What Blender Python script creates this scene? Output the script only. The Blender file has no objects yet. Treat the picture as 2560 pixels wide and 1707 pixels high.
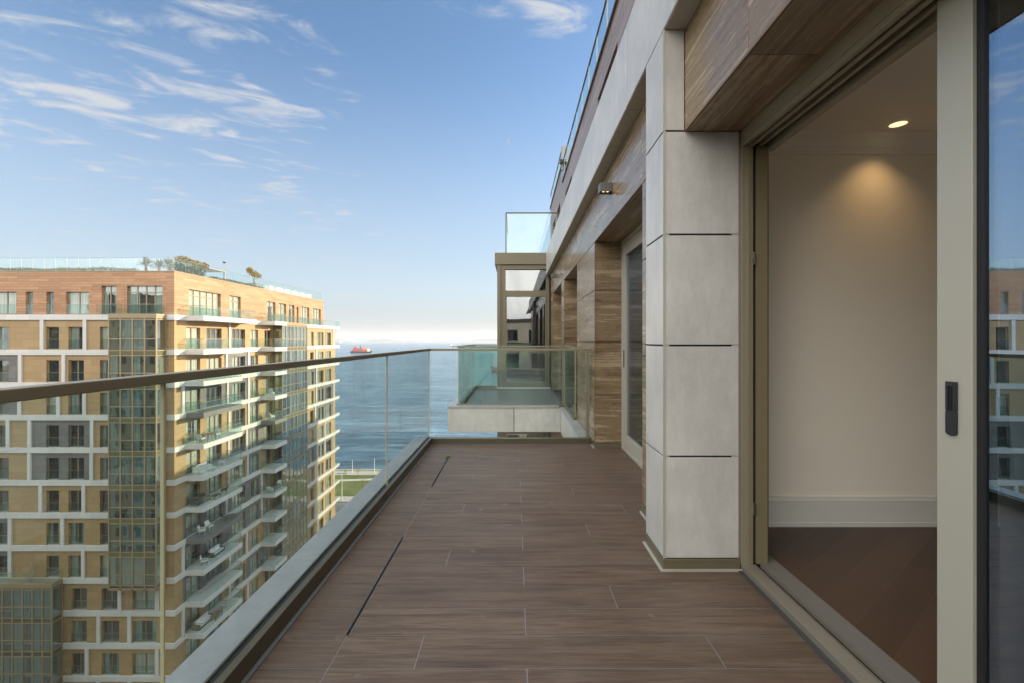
import bpy, bmesh, math, random
from mathutils import Vector, Matrix, noise as mnoise
R = math.radians
C = bpy.context.scene.collection
S = bpy.context.scene
random.seed(7)

# ------------------------------------------------------------------ camera, sky, sun, exposure
H = 1.257                     # eye height above the deck
F = 1138.0; CX = 1288.0; CY = 850.0      # focal length and vanishing point in photo pixels
cam = bpy.data.objects.new('camera', bpy.data.cameras.new('camera'))
C.objects.link(cam); S.camera = cam
cam.location = (0, 0, H); cam.rotation_euler = (R(90), 0, 0)
cam.data.sensor_width = 36; cam.data.lens = 36 * F / 2560
cam.data.shift_x = -8 / 2560; cam.data.shift_y = -3.5 / 2560
cam.data.clip_start = 0.02; cam.data.clip_end = 60000

SUN_EL, SUN_AZ = 13.0, 30.0   # azimuth from +X towards +Y
W = bpy.data.worlds.new('World'); S.world = W; W.use_nodes = True
def N(nt, typ, ins=None, **kw):
    n = nt.nodes.new(typ)
    for k, v in kw.items(): setattr(n, k, v)
    for k, v in (ins or {}).items():
        if isinstance(v, bpy.types.NodeSocket): nt.links.new(v, n.inputs[k])
        else: n.inputs[k].default_value = v
    return n
def M1(nt, op, a, b=0.0, c=0.0, clamp=False):
    return N(nt, 'ShaderNodeMath', {0: a, 1: b, 2: c}, operation=op, use_clamp=clamp).outputs[0]
def ramp(nt, fac, stops, interp='LINEAR'):
    r = N(nt, 'ShaderNodeValToRGB', {0: fac}); e = r.color_ramp; e.interpolation = interp
    while len(e.elements) < len(stops): e.elements.new(0.5)
    for el, (p, c) in zip(e.elements, stops):
        el.position = p; el.color = (c if len(c) == 4 else (*c, 1)) if hasattr(c, '__len__') else (c, c, c, 1)
    return r.outputs[0]
def noisef(nt, vec, scale, detail=4, rough=.55, dist=0):
    return N(nt, 'ShaderNodeTexNoise', {'Vector': vec, 'Scale': scale, 'Detail': detail, 'Roughness': rough, 'Distortion': dist}).outputs[0]
def mixc(nt, f, a, b, mode='MIX'):
    m = nt.nodes.new('ShaderNodeMix'); m.data_type = 'RGBA'; m.blend_type = mode
    for i, v in ((0, f), (6, a), (7, b)):
        if isinstance(v, bpy.types.NodeSocket): nt.links.new(v, m.inputs[i])
        else: m.inputs[i].default_value = v if i == 0 else ((*v, 1) if len(v) == 3 else v)
    return m.outputs[2]
SKY_STRENGTH = 0.062; SKY_GAIN = 1.25
SKY_HORIZON = (3.15, 3.62, 4.15); SKY_CLOUD = (3.7, 3.8, 3.95); SKY_FILL = (23.0, 22.0, 20.4)
def build_world():
    nt = W.node_tree; nt.nodes.clear()
    tc = N(nt, 'ShaderNodeTexCoord')
    sx = N(nt, 'ShaderNodeSeparateXYZ', {0: tc.outputs['Generated']})
    x, y, z = sx.outputs
    zc = M1(nt, 'MAXIMUM', z, 0.012)
    vec = N(nt, 'ShaderNodeCombineXYZ', {0: x, 1: y, 2: zc}).outputs[0]
    sky = N(nt, 'ShaderNodeTexSky', {0: vec}, sky_type='NISHITA')
    sky.sun_disc = False; sky.sun_elevation = R(SUN_EL); sky.sun_rotation = R(90 - SUN_AZ)
    sky.altitude = 50; sky.air_density = 1.0; sky.dust_density = 0.6; sky.ozone_density = 2.0
    # wisps of cirrus: noise on a flat layer high above, drawn out along the wind
    zl = M1(nt, 'ADD', zc, 0.03)
    px = M1(nt, 'DIVIDE', x, zl); py = M1(nt, 'DIVIDE', y, zl)
    a = R(24)
    u = M1(nt, 'ADD', M1(nt, 'MULTIPLY', px, math.cos(a)), M1(nt, 'MULTIPLY', py, math.sin(a)))
    v = M1(nt, 'SUBTRACT', M1(nt, 'MULTIPLY', py, math.cos(a)), M1(nt, 'MULTIPLY', px, math.sin(a)))
    cv = N(nt, 'ShaderNodeCombineXYZ', {0: M1(nt, 'MULTIPLY', u, 2.7), 1: M1(nt, 'MULTIPLY', v, 5.2), 2: 5.3}).outputs[0]
    n1 = N(nt, 'ShaderNodeTexNoise', {'Vector': cv, 'Scale': 1.35, 'Detail': 10.0, 'Roughness': 0.60, 'Distortion': 0.55}).outputs[0]
    cv2 = N(nt, 'ShaderNodeCombineXYZ', {0: u, 1: v, 2: 1.3}).outputs[0]
    n2 = N(nt, 'ShaderNodeTexNoise', {'Vector': cv2, 'Scale': 1.1, 'Detail': 3.0}).outputs[0]
    # cover thins out to the right and towards the horizon
    cover = N(nt, 'ShaderNodeMapRange', {0: px, 1: -1.45, 2: -0.25, 3: 0.205, 4: -0.035}).outputs[0]
    dx, dy = M1(nt, 'SUBTRACT', px, 0.12), M1(nt, 'SUBTRACT', py, 1.33)     # one lone puff near the roof edge
    puff = M1(nt, 'SUBTRACT', 1.0, M1(nt, 'ADD', M1(nt, 'MULTIPLY', M1(nt, 'MULTIPLY', dx, dx), 22.0), M1(nt, 'MULTIPLY', M1(nt, 'MULTIPLY', dy, dy), 40.0)), clamp=True)
    cover = M1(nt, 'ADD', cover, M1(nt, 'MULTIPLY', puff, 0.15))
    lowf = N(nt, 'ShaderNodeMapRange', {0: py, 1: 1.75, 2: 2.9, 3: 0.0, 4: 0.13}).outputs[0]
    th = M1(nt, 'SUBTRACT', M1(nt, 'ADD', M1(nt, 'ADD', n1, cover), M1(nt, 'MULTIPLY', M1(nt, 'SUBTRACT', n2, 0.5), 0.55)), lowf)
    f = N(nt, 'ShaderNodeMapRange', {0: th, 1: 0.635, 2: 0.87}, interpolation_type='SMOOTHSTEP').outputs[0]
    # a few flat, far banks low over the sea
    lv = N(nt, 'ShaderNodeCombineXYZ', {0: M1(nt, 'MULTIPLY', x, 5.0), 1: M1(nt, 'MULTIPLY', y, 5.0), 2: M1(nt, 'MULTIPLY', z, 38.0)}).outputs[0]
    n3 = N(nt, 'ShaderNodeTexNoise', {'Vector': lv, 'Scale': 1.25, 'Detail': 6.0, 'Roughness': 0.55}).outputs[0]
    lo = M1(nt, 'MULTIPLY', N(nt, 'ShaderNodeMapRange', {0: z, 1: 0.015, 2: 0.06}).outputs[0],
            N(nt, 'ShaderNodeMapRange', {0: z, 1: 0.12, 2: 0.25, 3: 1.0, 4: 0.0}).outputs[0])
    f3 = M1(nt, 'MULTIPLY', N(nt, 'ShaderNodeMapRange', {0: n3, 1: 0.58, 2: 0.75}).outputs[0], lo)
    ff = M1(nt, 'MINIMUM', M1(nt, 'ADD', M1(nt, 'MULTIPLY', f, 0.86), M1(nt, 'MULTIPLY', f3, 0.4)), 0.9)
    hb = N(nt, 'ShaderNodeMapRange', {0: z, 1: 0.0, 2: 0.56, 3: 1.0, 4: 0.0}, interpolation_type='SMOOTHSTEP').outputs[0]
    sk = mixc(nt, 1.0, sky.outputs[0], (SKY_GAIN*.86, SKY_GAIN*.97, SKY_GAIN*1.07), 'MULTIPLY')
    base = mixc(nt, M1(nt, 'MULTIPLY', hb, 0.80), sk, SKY_HORIZON)
    hb2 = N(nt, 'ShaderNodeMapRange', {0: z, 1: 0.0, 2: 0.11, 3: 0.85, 4: 0.0}, interpolation_type='SMOOTHSTEP').outputs[0]
    base = mixc(nt, hb2, base, (2.85, 2.98, 3.12))
    col = mixc(nt, ff, base, SKY_CLOUD)
    # bright cloud added out of view, behind and overhead, as fill light
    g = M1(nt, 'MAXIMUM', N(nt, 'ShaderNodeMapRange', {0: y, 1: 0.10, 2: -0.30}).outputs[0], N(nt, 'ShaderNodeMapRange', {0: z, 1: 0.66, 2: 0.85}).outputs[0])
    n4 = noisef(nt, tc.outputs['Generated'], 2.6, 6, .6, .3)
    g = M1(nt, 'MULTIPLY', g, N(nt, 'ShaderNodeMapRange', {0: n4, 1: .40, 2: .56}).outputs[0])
    col = mixc(nt, g, col, SKY_FILL)
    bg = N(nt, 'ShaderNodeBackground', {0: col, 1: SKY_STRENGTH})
    out = N(nt, 'ShaderNodeOutputWorld'); nt.links.new(bg.outputs[0], out.inputs[0])

build_world()
sun = bpy.data.objects.new('sun', bpy.data.lights.new('sun', 'SUN')); C.objects.link(sun)
sun.data.energy = 3.0; sun.data.angle = R(0.6); sun.data.color = (1.0, 0.80, 0.52)
sd = Vector((math.cos(R(SUN_EL)) * math.cos(R(SUN_AZ)), math.cos(R(SUN_EL)) * math.sin(R(SUN_AZ)), math.sin(R(SUN_EL))))
sun.rotation_euler = sd.to_track_quat('Z', 'Y').to_euler(); sun.location = (40, 20, 60)
vs = S.view_settings; S.display_settings.display_device = 'sRGB'
vs.view_transform = 'Standard'; vs.look = 'None'; vs.exposure = 1.62; vs.gamma = 1.0
cy = S.cycles; cy.max_bounces = 12; cy.diffuse_bounces = 7; cy.glossy_bounces = 5; cy.transmission_bounces = 8
cy.transparent_max_bounces = 24; cy.volume_bounces = 0; cy.caustics_reflective = False; cy.caustics_refractive = False
cy.sample_clamp_indirect = 6.0

# ------------------------------------------------------------------ helpers
class MB:
    """collects boxes, quads and bars and links them as ONE mesh object"""
    def __init__(s): s.v = []; s.f = []; s.r = []; s.sm = []
    def add(s, vs, fs, rnd=None, smooth=False):
        o = len(s.v); s.v += [tuple(p) for p in vs]
        rnd = random.random() if rnd is None else rnd
        for f in fs: s.f.append([i + o for i in f]); s.r.append(rnd); s.sm.append(smooth)
        return s
    def box(s, x0, x1, y0, y1, z0, z1, rnd=None):
        x0, x1 = min(x0, x1), max(x0, x1); y0, y1 = min(y0, y1), max(y0, y1); z0, z1 = min(z0, z1), max(z0, z1)
        return s.add([(x0,y0,z0),(x1,y0,z0),(x1,y1,z0),(x0,y1,z0),(x0,y0,z1),(x1,y0,z1),(x1,y1,z1),(x0,y1,z1)],
              [(0,3,2,1),(4,5,6,7),(0,1,5,4),(1,2,6,5),(2,3,7,6),(3,0,4,7)], rnd)
    def prism(s, poly, z0, z1, rnd=None):      # poly counter-clockwise in xy
        n = len(poly)
        return s.add([(x, y, z0) for x, y in poly] + [(x, y, z1) for x, y in poly],
              [tuple(range(n))[::-1], tuple(range(n, 2*n))] + [(i, (i+1) % n, n + (i+1) % n, n + i) for i in range(n)], rnd)
    def extr(s, poly, axis, a0, a1, rnd=None):  # profile swept along an axis: poly in the two other axes (cyclic order)
        def P(p, t): return (t, p[0], p[1]) if axis == 0 else ((p[1], t, p[0]) if axis == 1 else (p[0], p[1], t))
        n = len(poly)
        return s.add([P(p, a0) for p in poly] + [P(p, a1) for p in poly],
              [tuple(range(n))[::-1], tuple(range(n, 2*n))] + [(i, (i+1) % n, n + (i+1) % n, n + i) for i in range(n)], rnd)
    def tube(s, p, q, r0, r1=None, n=8, rnd=None):
        p, q = Vector(p), Vector(q); r1 = r0 if r1 is None else r1
        d = (q - p).normalized(); a = d.orthogonal().normalized(); b = d.cross(a)
        vs = [p + (a*math.cos(t) + b*math.sin(t))*r0 for t in (2*math.pi*i/n for i in range(n))]
        vs += [q + (a*math.cos(t) + b*math.sin(t))*r1 for t in (2*math.pi*i/n for i in range(n))]
        o = len(s.v)
        s.add(vs, [(i, (i+1) % n, n + (i+1) % n, n + i) for i in range(n)], rnd, True)
        return s.add(vs[:n], [tuple(range(n))[::-1]], rnd).add(vs[n:], [tuple(range(n))], rnd)
    def blob(s, c, rad, seg=10, ring=7, rnd=None, bump=0.0):
        c = Vector(c); vs = []; fs = []
        for j in range(ring + 1):
            for i in range(seg):
                t, ph = math.pi*j/ring, 2*math.pi*i/seg
                d = Vector((math.sin(t)*math.cos(ph), math.sin(t)*math.sin(ph), math.cos(t)))
                k = 1 + bump*mnoise.noise(d*2.3 + c)
                vs.append((c.x + d.x*rad[0]*k, c.y + d.y*rad[1]*k, c.z + d.z*rad[2]*k))
        for j in range(ring):
            for i in range(seg):
                fs.append((j*seg + i, (j+1)*seg + i, (j+1)*seg + (i+1) % seg, j*seg + (i+1) % seg))
        return s.add(vs, fs, rnd, True)
    def leaf(s, c, size, tilt=1.0):
        d = Vector((random.gauss(0,1), random.gauss(0,1), random.gauss(0,tilt))).normalized()
        a = d.orthogonal().normalized(); a.rotate(Matrix.Rotation(random.uniform(0, 6.28), 3, d)); b = d.cross(a)
        c = Vector(c); L = size*random.uniform(.7, 1.4); w = L*.45
        return s.add([c - a*L*.5, c + b*w*.5, c + a*L*.5, c - b*w*.5], [(0,1,2,3)])
    def mesh(s, name):
        me = bpy.data.meshes.new(name); me.from_pydata(s.v, [], s.f); me.update()
        at = me.attributes.new('rnd', 'FLOAT', 'FACE'); at.data.foreach_set('value', s.r)
        if any(s.sm): me.polygons.foreach_set('use_smooth', s.sm)
        return me
    def build(s, name, mat, parent=None, loc=None, bevel=0):
        me = s.mesh(name); me.materials.append(mat)
        return link(name, me, parent, loc, bevel)
WORLD_LOC = {}
def link(name, me, parent=None, loc=None, bevel=0, rz=0):
    """loc None: mesh is in world coordinates; otherwise loc is where the mesh's own origin stands"""
    o = bpy.data.objects.new(name, me); C.objects.link(o)
    wl = Vector(loc) if loc is not None else Vector((0,0,0))
    WORLD_LOC[o.name] = wl
    if parent is not None:
        o.parent = parent; o.location = wl - WORLD_LOC[parent.name]
    else: o.location = wl
    if rz: o.rotation_euler.z = rz
    if bevel:
        b = o.modifiers.new('bevel', 'BEVEL'); b.width = bevel; b.segments = 2; b.limit_method = 'ANGLE'
    return o
def tag(o, label=None, cat=None, group=None, kind=None):
    if label: o['label'] = label
    if cat: o['category'] = cat
    if group: o['group'] = group
    if kind: o['kind'] = kind
    return o
def thing(name, label, cat, loc=(0,0,0), group=None, rz=0):
    o = bpy.data.objects.new(name, None); C.objects.link(o); o.location = loc; o.rotation_euler.z = rz
    o.empty_display_size = .2; WORLD_LOC[o.name] = Vector(loc)
    return tag(o, label, cat, group)
def struct(name, mb, mat, bevel=0):
    o = mb.build(name, mat, None, None, bevel); o['kind'] = 'structure'; return o

# ------------------------------------------------------------------ materials
def newmat(name):
    m = bpy.data.materials.new(name); m.use_nodes = True; nt = m.node_tree
    return m, nt, nt.nodes['Principled BSDF']
def objco(nt, sx=1, sy=1, sz=1, rot=(0,0,0), src='Object'):
    tc = N(nt, 'ShaderNodeTexCoord')
    mp = N(nt, 'ShaderNodeMapping', {0: tc.outputs[src]}); mp.inputs['Scale'].default_value = (sx, sy, sz); mp.inputs['Rotation'].default_value = rot
    return mp.outputs[0]
def rndattr(nt): return N(nt, 'ShaderNodeAttribute', attribute_name='rnd').outputs['Fac']
def bump(nt, b, h, strength, dist=.01):
    bp = N(nt, 'ShaderNodeBump', {'Height': h, 'Strength': strength, 'Distance': dist}); nt.links.new(bp.outputs[0], b.inputs['Normal'])
def plain(name, col, rough=.5, metal=0, var=.12, scale=6, spec=.5):
    m, nt, b = newmat(name)
    n = noisef(nt, objco(nt), scale, 5)
    c = mixc(nt, n, tuple(k*(1-var) for k in col), tuple(min(1, k*(1+var)) for k in col))
    nt.links.new(c, b.inputs['Base Color']); b.inputs['Roughness'].default_value = rough; b.inputs['Metallic'].default_value = metal
    b.inputs['Specular IOR Level'].default_value = spec
    return m
def limestone(name, col, rough=.42, var=.10):
    m, nt, b = newmat(name); oc = objco(nt)
    n1 = noisef(nt, oc, 1.7, 5, .6); n2 = noisef(nt, objco(nt, 1, 1, .35), 14, 6, .7); n3 = noisef(nt, oc, 160, 2, .5)
    r = rndattr(nt)
    k = M1(nt, 'ADD', M1(nt, 'MULTIPLY', n1, .5), M1(nt, 'ADD', M1(nt, 'MULTIPLY', n2, .35), M1(nt, 'MULTIPLY', n3, .15)))
    k = ramp(nt, k, [(.38, 0.0), (.62, 1.0)])
    c = mixc(nt, k, tuple(x*(1-var) for x in col), tuple(x*(1+var) for x in col))
    c = mixc(nt, M1(nt, 'MULTIPLY', r, .16), c, tuple(x*.72 for x in col))
    st = noisef(nt, objco(nt, 9, 9, .6), 1.0, 4, .6)   # faint run-down weather streaks
    c = mixc(nt, M1(nt, 'MULTIPLY', ramp(nt, st, [(.54, 0.0), (.72, 1.0)]), .22), c, tuple(x*.55 for x in col))
    nt.links.new(c, b.inputs['Base Color'])
    nt.links.new(M1(nt, 'ADD', M1(nt, 'MULTIPLY', n2, .2), rough - .1), b.inputs['Roughness'])
    bump(nt, b, n3, .06, .002); return m
def travertine(name, dark, mid, light, rough=.3, sc=((.9, .6, 7), (1.8, 1.3, 42), (22, 16, 95))):
    m, nt, b = newmat(name); r = rndattr(nt)
    off = N(nt, 'ShaderNodeCombineXYZ', {0: M1(nt, 'MULTIPLY', r, 13.0), 1: M1(nt, 'MULTIPLY', r, 7.0), 2: M1(nt, 'MULTIPLY', r, 29.0)}).outputs[0]
    def V(sx, sy, sz):
        return N(nt, 'ShaderNodeVectorMath', {0: objco(nt, sx, sy, sz), 1: off}, operation='ADD').outputs[0]
    a = noisef(nt, V(*sc[0]), 1.0, 7, .62, .5); bb = noisef(nt, V(*sc[1]), 1.0, 7, .72, .25); c3 = noisef(nt, V(*sc[2]), 1.0, 4, .65)
    k = M1(nt, 'ADD', M1(nt, 'MULTIPLY', a, .42), M1(nt, 'ADD', M1(nt, 'MULTIPLY', bb, .42), M1(nt, 'MULTIPLY', c3, .16)))
    c = ramp(nt, k, [(.42, dark), (.475, mid), (.51, tuple(x*.72 for x in mid)), (.54, tuple((x+y)/2 for x, y in zip(mid, light))), (.59, light)])
    pits = ramp(nt, c3, [(.58, 0.0), (.68, 1.0)])
    c = mixc(nt, M1(nt, 'MULTIPLY', pits, .45), c, tuple(x*.45 for x in dark))
    nt.links.new(c, b.inputs['Base Color']); b.inputs['IOR'].default_value = 1.6
    nt.links.new(M1(nt, 'ADD', M1(nt, 'MULTIPLY', bb, .22), rough - .18), b.inputs['Roughness'])
    bump(nt, b, c3, .05, .002); return m
def deckwood():
    m, nt, b = newmat('wood_look_porcelain'); r = rndattr(nt)
    off = N(nt, 'ShaderNodeCombineXYZ', {0: M1(nt, 'MULTIPLY', r, 37.0), 1: M1(nt, 'MULTIPLY', r, 91.0), 2: 0.0}).outputs[0]
    def V(sx, sy):
        return N(nt, 'ShaderNodeVectorMath', {0: objco(nt, sx, sy, 1), 1: off}, operation='ADD').outputs[0]
    a = noisef(nt, V(1.5, 19), 1.0, 6, .62, 1.0); g = noisef(nt, V(4.0, 100), 1.0, 5, .68, .4); f = noisef(nt, V(10, 260), 1.0, 2)
    k = M1(nt, 'ADD', M1(nt, 'MULTIPLY', a, .45), M1(nt, 'ADD', M1(nt, 'MULTIPLY', g, .4), M1(nt, 'MULTIPLY', f, .15)))
    c = ramp(nt, k, [(.38, (.046, .028, .018)), (.455, (.086, .055, .036)), (.51, (.118, .078, .053)), (.59, (.165, .115, .080))])
    c = mixc(nt, M1(nt, 'MULTIPLY', r, .35), c, (.074, .045, .028))
    dust = noisef(nt, objco(nt), 1.6, 6, .65)
    c = mixc(nt, M1(nt, 'MULTIPLY', ramp(nt, dust, [(.45, 0.0), (.68, 1.0)]), .14), c, (.24, .20, .165))
    spots = noisef(nt, objco(nt), 9, 3, .5); c = mixc(nt, M1(nt, 'MULTIPLY', ramp(nt, spots, [(.68, 0.0), (.74, 1.0)]), .25), c, (.30, .28, .25))
    nt.links.new(c, b.inputs['Base Color'])
    nt.links.new(M1(nt, 'ADD', M1(nt, 'MULTIPLY', g, .18), .42), b.inputs['Roughness'])
    b.inputs['Specular IOR Level'].default_value = .42
    bump(nt, b, g, .10, .002); return m
def parquet():
    m, nt, b = newmat('dark_parquet')
    br = N(nt, 'ShaderNodeTexBrick', {'Vector': objco(nt, 1, 1, 1, (0, 0, R(-38))), 'Color1': (.040,.017,.009,1), 'Color2': (.125,.062,.034,1), 'Mortar': (.13,.072,.045,1),
        'Scale': 1.0, 'Mortar Size': .002, 'Mortar Smooth': .1, 'Bias': 0.0, 'Brick Width': 1.1, 'Row Height': .165})
    br.offset = .37; br.offset_frequency = 2
    g = noisef(nt, objco(nt, 4, 60, 1, (0, 0, R(-38))), 1.0, 5, .65, .6)
    c = mixc(nt, M1(nt, 'MULTIPLY', g, .55), br.outputs[0], (.016, .007, .004))
    nt.links.new(c, b.inputs['Base Color']); b.inputs['Roughness'].default_value = .38
    bump(nt, b, g, .08, .002); return m
def cladding(name, c1, c2, bw, rh, mort, rough=.6, var=.5, grain=True, msize=.012):
    """coursed facade tiles: brick pattern over (x+y, z) with grain along the course"""
    m, nt, b = newmat(name)
    tc = N(nt, 'ShaderNodeTexCoord'); s3 = N(nt, 'ShaderNodeSeparateXYZ', {0: tc.outputs['Object']})
    u = M1(nt, 'ADD', s3.outputs[0], s3.outputs[1])
    v = N(nt, 'ShaderNodeCombineXYZ', {0: u, 1: s3.outputs[2], 2: 0.0}).outputs[0]
    br = N(nt, 'ShaderNodeTexBrick', {'Vector': v, 'Color1': (*c1, 1), 'Color2': (*c2, 1), 'Mortar': (*mort, 1), 'Scale': 1.0, 'Mortar Size': msize,
        'Mortar Smooth': .2, 'Bias': 0.0, 'Brick Width': bw, 'Row Height': rh})
    br.offset = .5
    c = br.outputs[0]
    g = noisef(nt, N(nt, 'ShaderNodeCombineXYZ', {0: M1(nt, 'MULTIPLY', u, 1.2), 1: M1(nt, 'MULTIPLY', s3.outputs[2], 16.0), 2: 0.0}).outputs[0], 1.0, 5, .65, .5)
    if grain: c = mixc(nt, M1(nt, 'MULTIPLY', ramp(nt, g, [(.4, 0.0), (.7, 1.0)]), var), c, tuple(x*.5 for x in c1))
    n = noisef(nt, objco(nt), .35, 4)
    c = mixc(nt, M1(nt, 'MULTIPLY', n, .3), c, tuple(x*.8 for x in c2))
    nt.links.new(c, b.inputs['Base Color']); b.inputs['Roughness'].default_value = rough
    return m
def schlick(nt, f0, top=1.0):
    f = M1(nt, 'POWER', N(nt, 'ShaderNodeLayerWeight', {0: .5}).outputs['Facing'], 5.0)
    return M1(nt, 'ADD', M1(nt, 'MULTIPLY', f, top - f0), f0)
def clear_glass(name, tint, f0=.045):
    """one face of a pane: tinted see-through with a mirror share that grows at grazing angles"""
    m, nt, b = newmat(name); nt.nodes.remove(b)
    tr = N(nt, 'ShaderNodeBsdfTransparent', {0: (*tint, 1)}); gl = N(nt, 'ShaderNodeBsdfGlossy', {0: (.95, .97, .97, 1), 1: 0.0})
    mx = N(nt, 'ShaderNodeMixShader', {0: schlick(nt, f0, .45), 1: tr.outputs[0], 2: gl.outputs[0]})
    # thin film of salt and dust
    du = N(nt, 'ShaderNodeBsdfDiffuse', {0: (.6, .62, .6, 1)})
    sm = M1(nt, 'ADD', M1(nt, 'MULTIPLY', ramp(nt, noisef(nt, objco(nt, 1, 1, .5), 2.2, 7, .7), [(.45, 0.0), (.75, 1.0)]), .035), .006)
    mx = N(nt, 'ShaderNodeMixShader', {0: sm, 1: mx.outputs[0], 2: du.outputs[0]})
    nt.links.new(mx.outputs[0], nt.nodes['Material Output'].inputs[0]); return m
def window_glass(name, tint=(.55, .60, .60), refl=.22, wav=.04, gc=(.9, .94, .96)):
    """insulating glazing: partly see-through, strong mirror-like reflection"""
    m, nt, b = newmat(name); nt.nodes.remove(b)
    tr = N(nt, 'ShaderNodeBsdfTransparent', {0: (*tint, 1)}); gl = N(nt, 'ShaderNodeBsdfGlossy', {0: (*gc, 1), 1: 0.0})
    bp = N(nt, 'ShaderNodeBump', {'Height': noisef(nt, objco(nt), .7, 2), 'Strength': wav, 'Distance': .06}); nt.links.new(bp.outputs[0], gl.inputs['Normal'])
    mx = N(nt, 'ShaderNodeMixShader', {0: schlick(nt, refl), 1: tr.outputs[0], 2: gl.outputs[0]})
    nt.links.new(mx.outputs[0], nt.nodes['Material Output'].inputs[0]); return m
def dark_pane(name, col=(.012, .016, .018), rough=.02, ior=1.9):
    m, nt, b = newmat(name); r = N(nt, 'ShaderNodeObjectInfo').outputs['Random']
    c = mixc(nt, r, col, tuple(k*2.4 for k in col)); nt.links.new(c, b.inputs['Base Color'])
    b.inputs['Roughness'].default_value = rough; b.inputs['IOR'].default_value = ior
    bump(nt, b, noisef(nt, objco(nt), .9, 2), .05, .06)
    return m
def curtain(name, col):
    m, nt, b = newmat(name)
    tc = N(nt, 'ShaderNodeTexCoord'); s3 = N(nt, 'ShaderNodeSeparateXYZ', {0: tc.outputs['Object']})
    u = M1(nt, 'ADD', s3.outputs[0], s3.outputs[1]); w = noisef(nt, N(nt, 'ShaderNodeCombineXYZ', {0: M1(nt, 'MULTIPLY', u, 8.0), 1: M1(nt, 'MULTIPLY', s3.outputs[2], .15), 2: N(nt, 'ShaderNodeObjectInfo').outputs['Random']}).outputs[0], 1.0, 3)
    c = mixc(nt, ramp(nt, w, [(.35, 0.0), (.65, 1.0)]), tuple(x*.62 for x in col), col)
    nt.links.new(c, b.inputs['Base Color']); b.inputs['Roughness'].default_value = .8
    bump(nt, b, w, .5, .05)
    return m
def foliage(name, dark, light):
    m, nt, b = newmat(name); c = mixc(nt, rndattr(nt), dark, light); nt.links.new(c, b.inputs['Base Color'])
    b.inputs['Roughness'].default_value = .6; b.inputs['Specular IOR Level'].default_value = .25; return m
def emis(name, col, st, black=False):
    m, nt, b = newmat(name); b.inputs['Base Color'].default_value = (0, 0, 0, 1) if black else (*col, 1); b.inputs['Specular IOR Level'].default_value = 0.0 if black else 0.5; b.inputs['Emission Color'].default_value = (*col, 1); b.inputs['Emission Strength'].default_value = st; return m

LIME = limestone('pale_limestone', (.56, .545, .515), .34, .17)
COPE = limestone('coping_stone', (.34, .335, .34), .34, .18)
TRAV = travertine('vein_cut_travertine', (.115, .070, .034), (.26, .182, .104), (.42, .325, .215))
BRONZE = plain('bronze_aluminium', (.165, .142, .092), .38, .25, .05)
BRONZE_D = plain('dark_bronze_aluminium', (.105, .086, .052), .40, .3, .05)
CHAMP = plain('champagne_aluminium', (.45, .43, .36), .42, .15, .03)
BLACK = plain('black_rubber', (.010, .010, .011), .6)
STEEL = plain('brushed_steel', (.5, .5, .5), .3, 1.0, .05)
GREYM = plain('grey_metal', (.22, .22, .22), .45, .3, .06)
DECK = deckwood()
GROUT = plain('grey_grout', (.20, .205, .215), .8)
PARQ = parquet()
PLASTER = plain('warm_white_plaster', (.88, .825, .715), .75, 0, .03, 3)
PAINTW = plain('white_paint', (.70, .70, .655), .5, 0, .02)
CEILP = plain('ceiling_paint', (.90, .86, .79), .8, 0, .02)
RAILGL = clear_glass('railing_glass', (.82, .882, .882))
RAILM = plain('light_bronze_rail', (.235, .205, .135), .36, .25, .06)
FARGL = clear_glass('far_railing_glass', (.90, .955, .945), .05)
DOORGL = window_glass('door_glass', (.66, .69, .72), .42, .04, (.66, .82, 1.0))
BAYGL = window_glass('bay_glass', (.45, .48, .48), .20)
PANE_D = dark_pane('dark_window_pane')
WOODF = cladding('timber_look_cladding', (.30, .155, .078), (.45, .262, .142), 2.1, .27, (.12, .06, .03), .55, .55)
BEIGE = cladding('sandstone_cladding', (.30, .205, .098), (.36, .255, .128), 1.25, .62, (.17, .125, .075), .6, .16)
SLATE = cladding('slate_cladding', (.125, .122, .122), (.17, .165, .16), 1.25, .62, (.055, .055, .055), .55, .35)
WHITEB = cladding('white_stone_band', (.50, .50, .49), (.56, .555, .54), 1.2, 9.0, (.33, .32, .30), .5, .06)
WINFR = plain('gold_bronze_frame', (.27, .215, .135), .42, .2, .06)
CURT = [curtain('curtain_cream', (.82, .80, .72)), curtain('curtain_grey_green', (.40, .50, .50)), curtain('curtain_pale', (.74, .78, .74))]
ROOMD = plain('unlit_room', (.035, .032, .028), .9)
LEAF1 = foliage('grey_green_leaf', (.035, .065, .030), (.10, .13, .06)); LEAF2 = foliage('olive_gold_leaf', (.16, .125, .03), (.34, .26, .08))
LEAF3 = foliage('palm_leaf', (.022, .05, .026), (.06, .10, .045)); GRASSR = foliage('roof_grass', (.05, .07, .02), (.15, .16, .055))
BARK = plain('bark', (.13, .095, .065), .9)
WHITE = plain('white_lacquer', (.74, .74, .72), .4, 0, .03); DGREY = plain('charcoal_rattan', (.05, .05, .05), .7); CUSH = plain('pale_cushion', (.62, .62, .60), .9)
TEAK = plain('teak', (.20, .12, .065), .6)

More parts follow.
